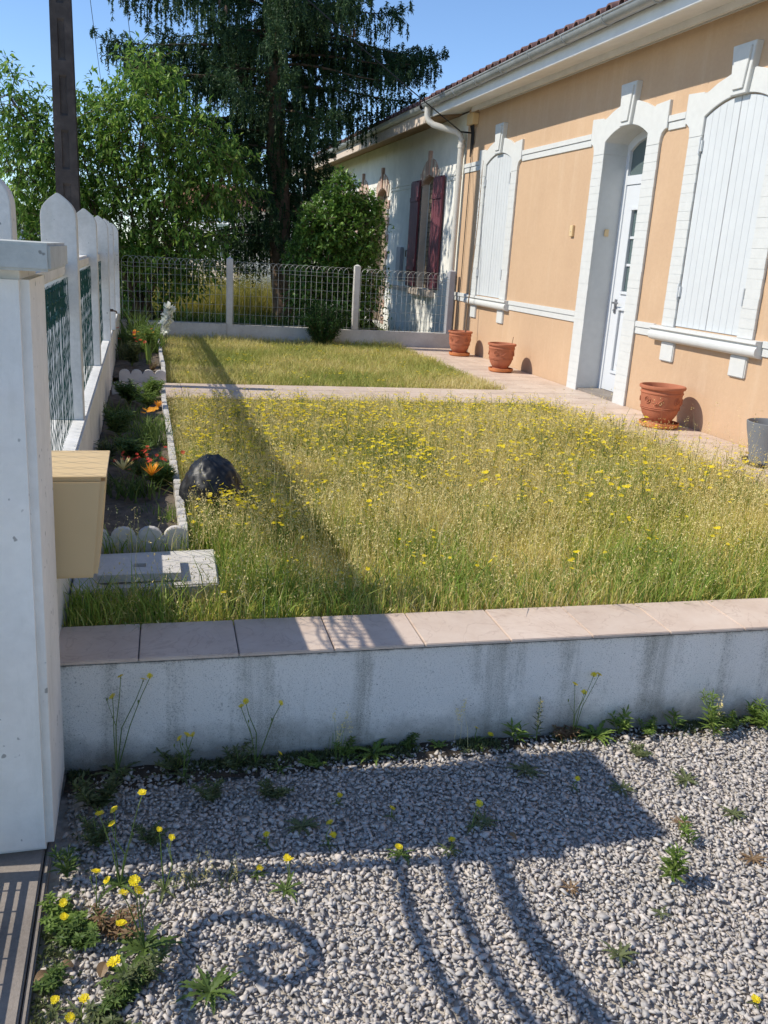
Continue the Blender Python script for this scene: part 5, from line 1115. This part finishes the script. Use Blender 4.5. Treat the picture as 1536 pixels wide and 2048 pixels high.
t = tuft('bed_clump', 'grey clump with golden orange daisies in the near bed', .05, 6.15, 60, .09, 'weed_dk', .006, .5, BZ, .06, 'flowering plant'); spider_flower(t, (.10, 6.1, .52), .055, 'orange', 26); bed_flowers(t, 7, (.03, 6.05), (.035, .04), .022, 'orange', 10, (.49, .53))
t = leafy_weed('bed_flowers', 'fresh green leafy clump next to the path in the near bed', .03, 6.75, .16, 26, 'weed_lt', 14, .06, .013, BZ, False, .13, None, 'plant')
tuft('grass_clump', 'small green tuft nearest the front edging of the near bed', .10, 3.88, 26, .10, 'weed_lt', .007, .45, BZ, .025, 'plant')
tuft('grass_clump', 'sparse low green sprouts at the front of the near bed', .02, 4.0, 30, .05, 'weed', .006, .6, BZ, .06, 'plant')
leafy_weed('bed_weed', 'dark leafy weed in the shade by the fence wall of the near bed', -.2, 5.0, .13, 26, 'weed_dk', 8, .06, .014, BZ, False, .07, None, 'plant')
t = leafy_weed('bed_flowers', 'airy plant with red and orange daisies in the far bed', -.04, 10.2, .30, 44, 'weed', 16, .06, .012, BZ, False, .17, None, 'flowering plant'); bed_flowers(t, 9, (-.04, 9.9), (.10, .3), .022, 'red', 9, (.55, .72)); bed_flowers(t, 5, (-.02, 10.0), (.09, .25), .02, 'orange', 9, (.6, .74))
tuft('sword_leaf_plant', 'upright sword leaved plant in front of the red daisies', .07, 9.3, 9, .42, 'weed_lt', .026, .22, BZ, .015, 'plant')
leafy_weed('bed_weed', 'dry twiggy low plant at the front of the far bed', .09, 8.75, .10, 40, 'weed_dry', 10, .03, .006, BZ, False, .07, None, 'plant')
tuft('sword_leaf_plant', 'mass of long green blades at the back of the far bed', .0, 11.3, 110, .42, 'weed_lt', .018, .25, BZ, .13, 'plant')
tuft('sword_leaf_plant', 'dark green blades along the fence wall of the far bed', -.17, 10.6, 70, .30, 'weed', .016, .3, BZ, .05, 'plant')
t = thing('gladiolus', 'white gladiolus flower spike leaning over the far bed edging', 'flower', (.16, 10.5, BZ)); b = MB().tube([(.16, 10.5, BZ), (.24, 10.5, .62), (.315, 10.48, .90)], [.008, .007, .004], 6); part('stem', b, MAT['stem'], t)
nb = NB(); k = 34; f = rng.uniform(0, 1, k); C = np.stack([.25 + .065 * f, np.full(k, 10.47), .64 + .28 * f], 1) + rng.normal(size=(k, 3)) * .02; leaves(nb, np.repeat(C, 4, 0), rng.normal(size=(k * 4, 3)) + [0, -.4, .3], rng.uniform(.05, .08, k * 4), rng.uniform(.04, .06, k * 4), 0, .1); link('petals', nb.mesh('petals', (.16, 10.5, BZ)), MAT['whitepetal'], t)

for (x, y, n_, h_, m_, lab) in ((-.16, 6.3, 60, .14, 'weed', 'shaded grassy tuft against the fence wall beside the golden daisies'), (.06, 5.9, 50, .12, 'weed_lt', 'green tuft between the spiky clump and the golden daisies'), (-.16, 4.4, 40, .12, 'weed_dk', 'dark grassy tuft against the fence wall at the front of the near bed'),
                             (-.12, 9.6, 60, .22, 'weed_dk', 'dark tuft in the shade of the fence in the far bed'), (.10, 10.4, 70, .34, 'weed_lt', 'bright sunlit blades beside the white gladiolus'), (-.05, 11.9, 60, .45, 'weed', 'tallest green blades at the far end of the bed')):
    tuft('grass_clump', lab, x, y, int(n_ * 1.8), h_ * 1.15, m_, .013 if y > 9 else .009, .5, BZ, .075, 'plant')
# moss and tiny weeds along the foot of the low wall and by the threshold
bumpy('soil_strip', -.25, 2.9, 2.40, 2.53, .004, .009, .018, MAT['darksoil'], 3)
nb = NB(); n = 15000; P = np.stack([rng.uniform(-.24, 2.6, n), - np.abs(rng.normal(size=n)) * .03, np.full(n, .006)], 1); P[:, 1] += wall_y(P[:, 0]) - .002; kk = hn(P, 5, 6) + .25 * (P[:, 0] < .6); P = P[kk > rng.uniform(-.15, .35, n)]; n = len(P)
leaves(nb, P, rng.normal(size=(n, 3)) + [0, -.2, .9], rng.uniform(.008, .022, n), rng.uniform(.004, .009, n)); 
n = 3500; P = np.stack([-.25 + np.abs(rng.normal(size=n)) * .035, rng.uniform(1.3, 2.2, n), np.full(n, .005)], 1); kk = hn(P, 6, 2); P = P[kk > rng.uniform(-.1, .4, n)]; n = len(P); leaves(nb, P, rng.normal(size=(n, 3)) + [.2, 0, .9], rng.uniform(.008, .024, n), rng.uniform(.004, .010, n))
o = link('moss', nb.mesh('moss'), MAT['weed_dk']); o['kind'] = 'stuff'; tag(o, 'dark moss and tiny seedlings along the foot of the low wall', 'moss')

for (x, y, h_, nl, m_, st_, sp_, lab) in ((-.17, 1.78, .05, 40, 'weed', 8, .05, 'green matted weed between the dry sprawl and the threshold'), (-.02, 1.64, .05, 36, 'weed_dk', 7, .06, 'grey green weed behind the dull rosette at the left'), (-.06, 1.60, .035, 44, 'weed', 8, .05, 'low dull weed beside the dry orange leaf'), (.0, 2.12, .07, 30, 'weed_dk', 5, .05, 'dark weed in the shadow right of the pillar foot'),
      (-.14, 2.14, .09, 34, 'weed_dk', 6, .06, 'dark bushy weed close to the pillar corner'), (.18, 2.30, .06, 34, 'weed_dk', 6, .07, 'dark spreading weed in shadow below the wall'), (.36, 2.28, .055, 34, 'weed_dk', 6, .07, 'brownish spreading weed in shadow right of the twin heads'), (.62, 2.42, .06, 24, 'weed_lt', 4, .05, 'small sunlit weed at the wall foot beside the slim grass'),
      (.83, 2.42, .05, 24, 'weed', 4, .05, 'small low weed at the wall foot under the wall crack'), (1.42, 2.42, .04, 30, 'weed_dry', 6, .05, 'low reddish weed at the wall foot'), (1.74, 2.40, .05, 26, 'weed_lt', 5, .05, 'low fresh weed at the wall foot between two star weeds'), (2.07, 2.40, .07, 30, 'weed_lt', 5, .06, 'green weed between the feathery one and the bushy end'),
      (-.22, 1.66, .05, 30, 'weed', 5, .03, 'dark green shoot over the threshold edge beside the reddish leaf'), (1.62, 2.30, .03, 26, 'weed_dk', 6, .05, 'flat grey weed in the gravel below the leafy shoots')):
    leafy_weed('low_weed', lab, x, y, h_, nl, m_, st_, .028, .009, spread=sp_, up_=.5)
for (x, y, h_, nl, m_, st_, sp_, lab) in ((-.05, 5.0, .12, 26, 'weed', 12, .10, 'leafy green plant behind the red flowers in the near bed'), (.08, 4.45, .09, 26, 'weed_lt', 8, .06, 'small leafy plant by the edging beside the orange flower'), (-.15, 5.7, .14, 26, 'weed', 10, .08, 'leafy plant in half shade beside the spiky clump'), (-.1, 6.9, .15, 26, 'weed', 12, .10, 'leafy plant in the fence corner beside the path'), (.08, 7.15, .14, 26, 'weed_lt', 10, .08, 'bright leafy plant at the far end of the near bed'),
      (.06, 9.9, .30, 34, 'weed_lt', 12, .10, 'tall bright leafy plant below the white gladiolus'), (-.1, 9.1, .22, 30, 'weed_dk', 9, .08, 'shaded leafy plant in the front of the far bed')):
    leafy_weed('bed_plant', lab, x, y, h_ * 1.15, nl + 10, m_, st_ + 6, .07, .017, BZ, False, sp_ * 1.15, None, 'plant')

hawk('short yellow flower on the green matted weed by the threshold', -.20, 1.80, [(.0, .0, .07)], 6, .05, 'weed')
hawk('thin hawksbeard with two heads left of the leafy one', -.13, 1.86, [(.0, .01, .13), (.025, .0, .11)], 6, .06, 'weed')
hawk('wispy hawksbeard with buds right of the four headed one', .03, 1.93, [(.02, .01, .15), (-.01, .02, .17)], 6, .06, 'weed_dk', r=.008)
hawk('low yellow head at the threshold edge below the dark shoot', -.205, 1.60, [(.0, .0, .03)], 6, .05, 'weed_dk')
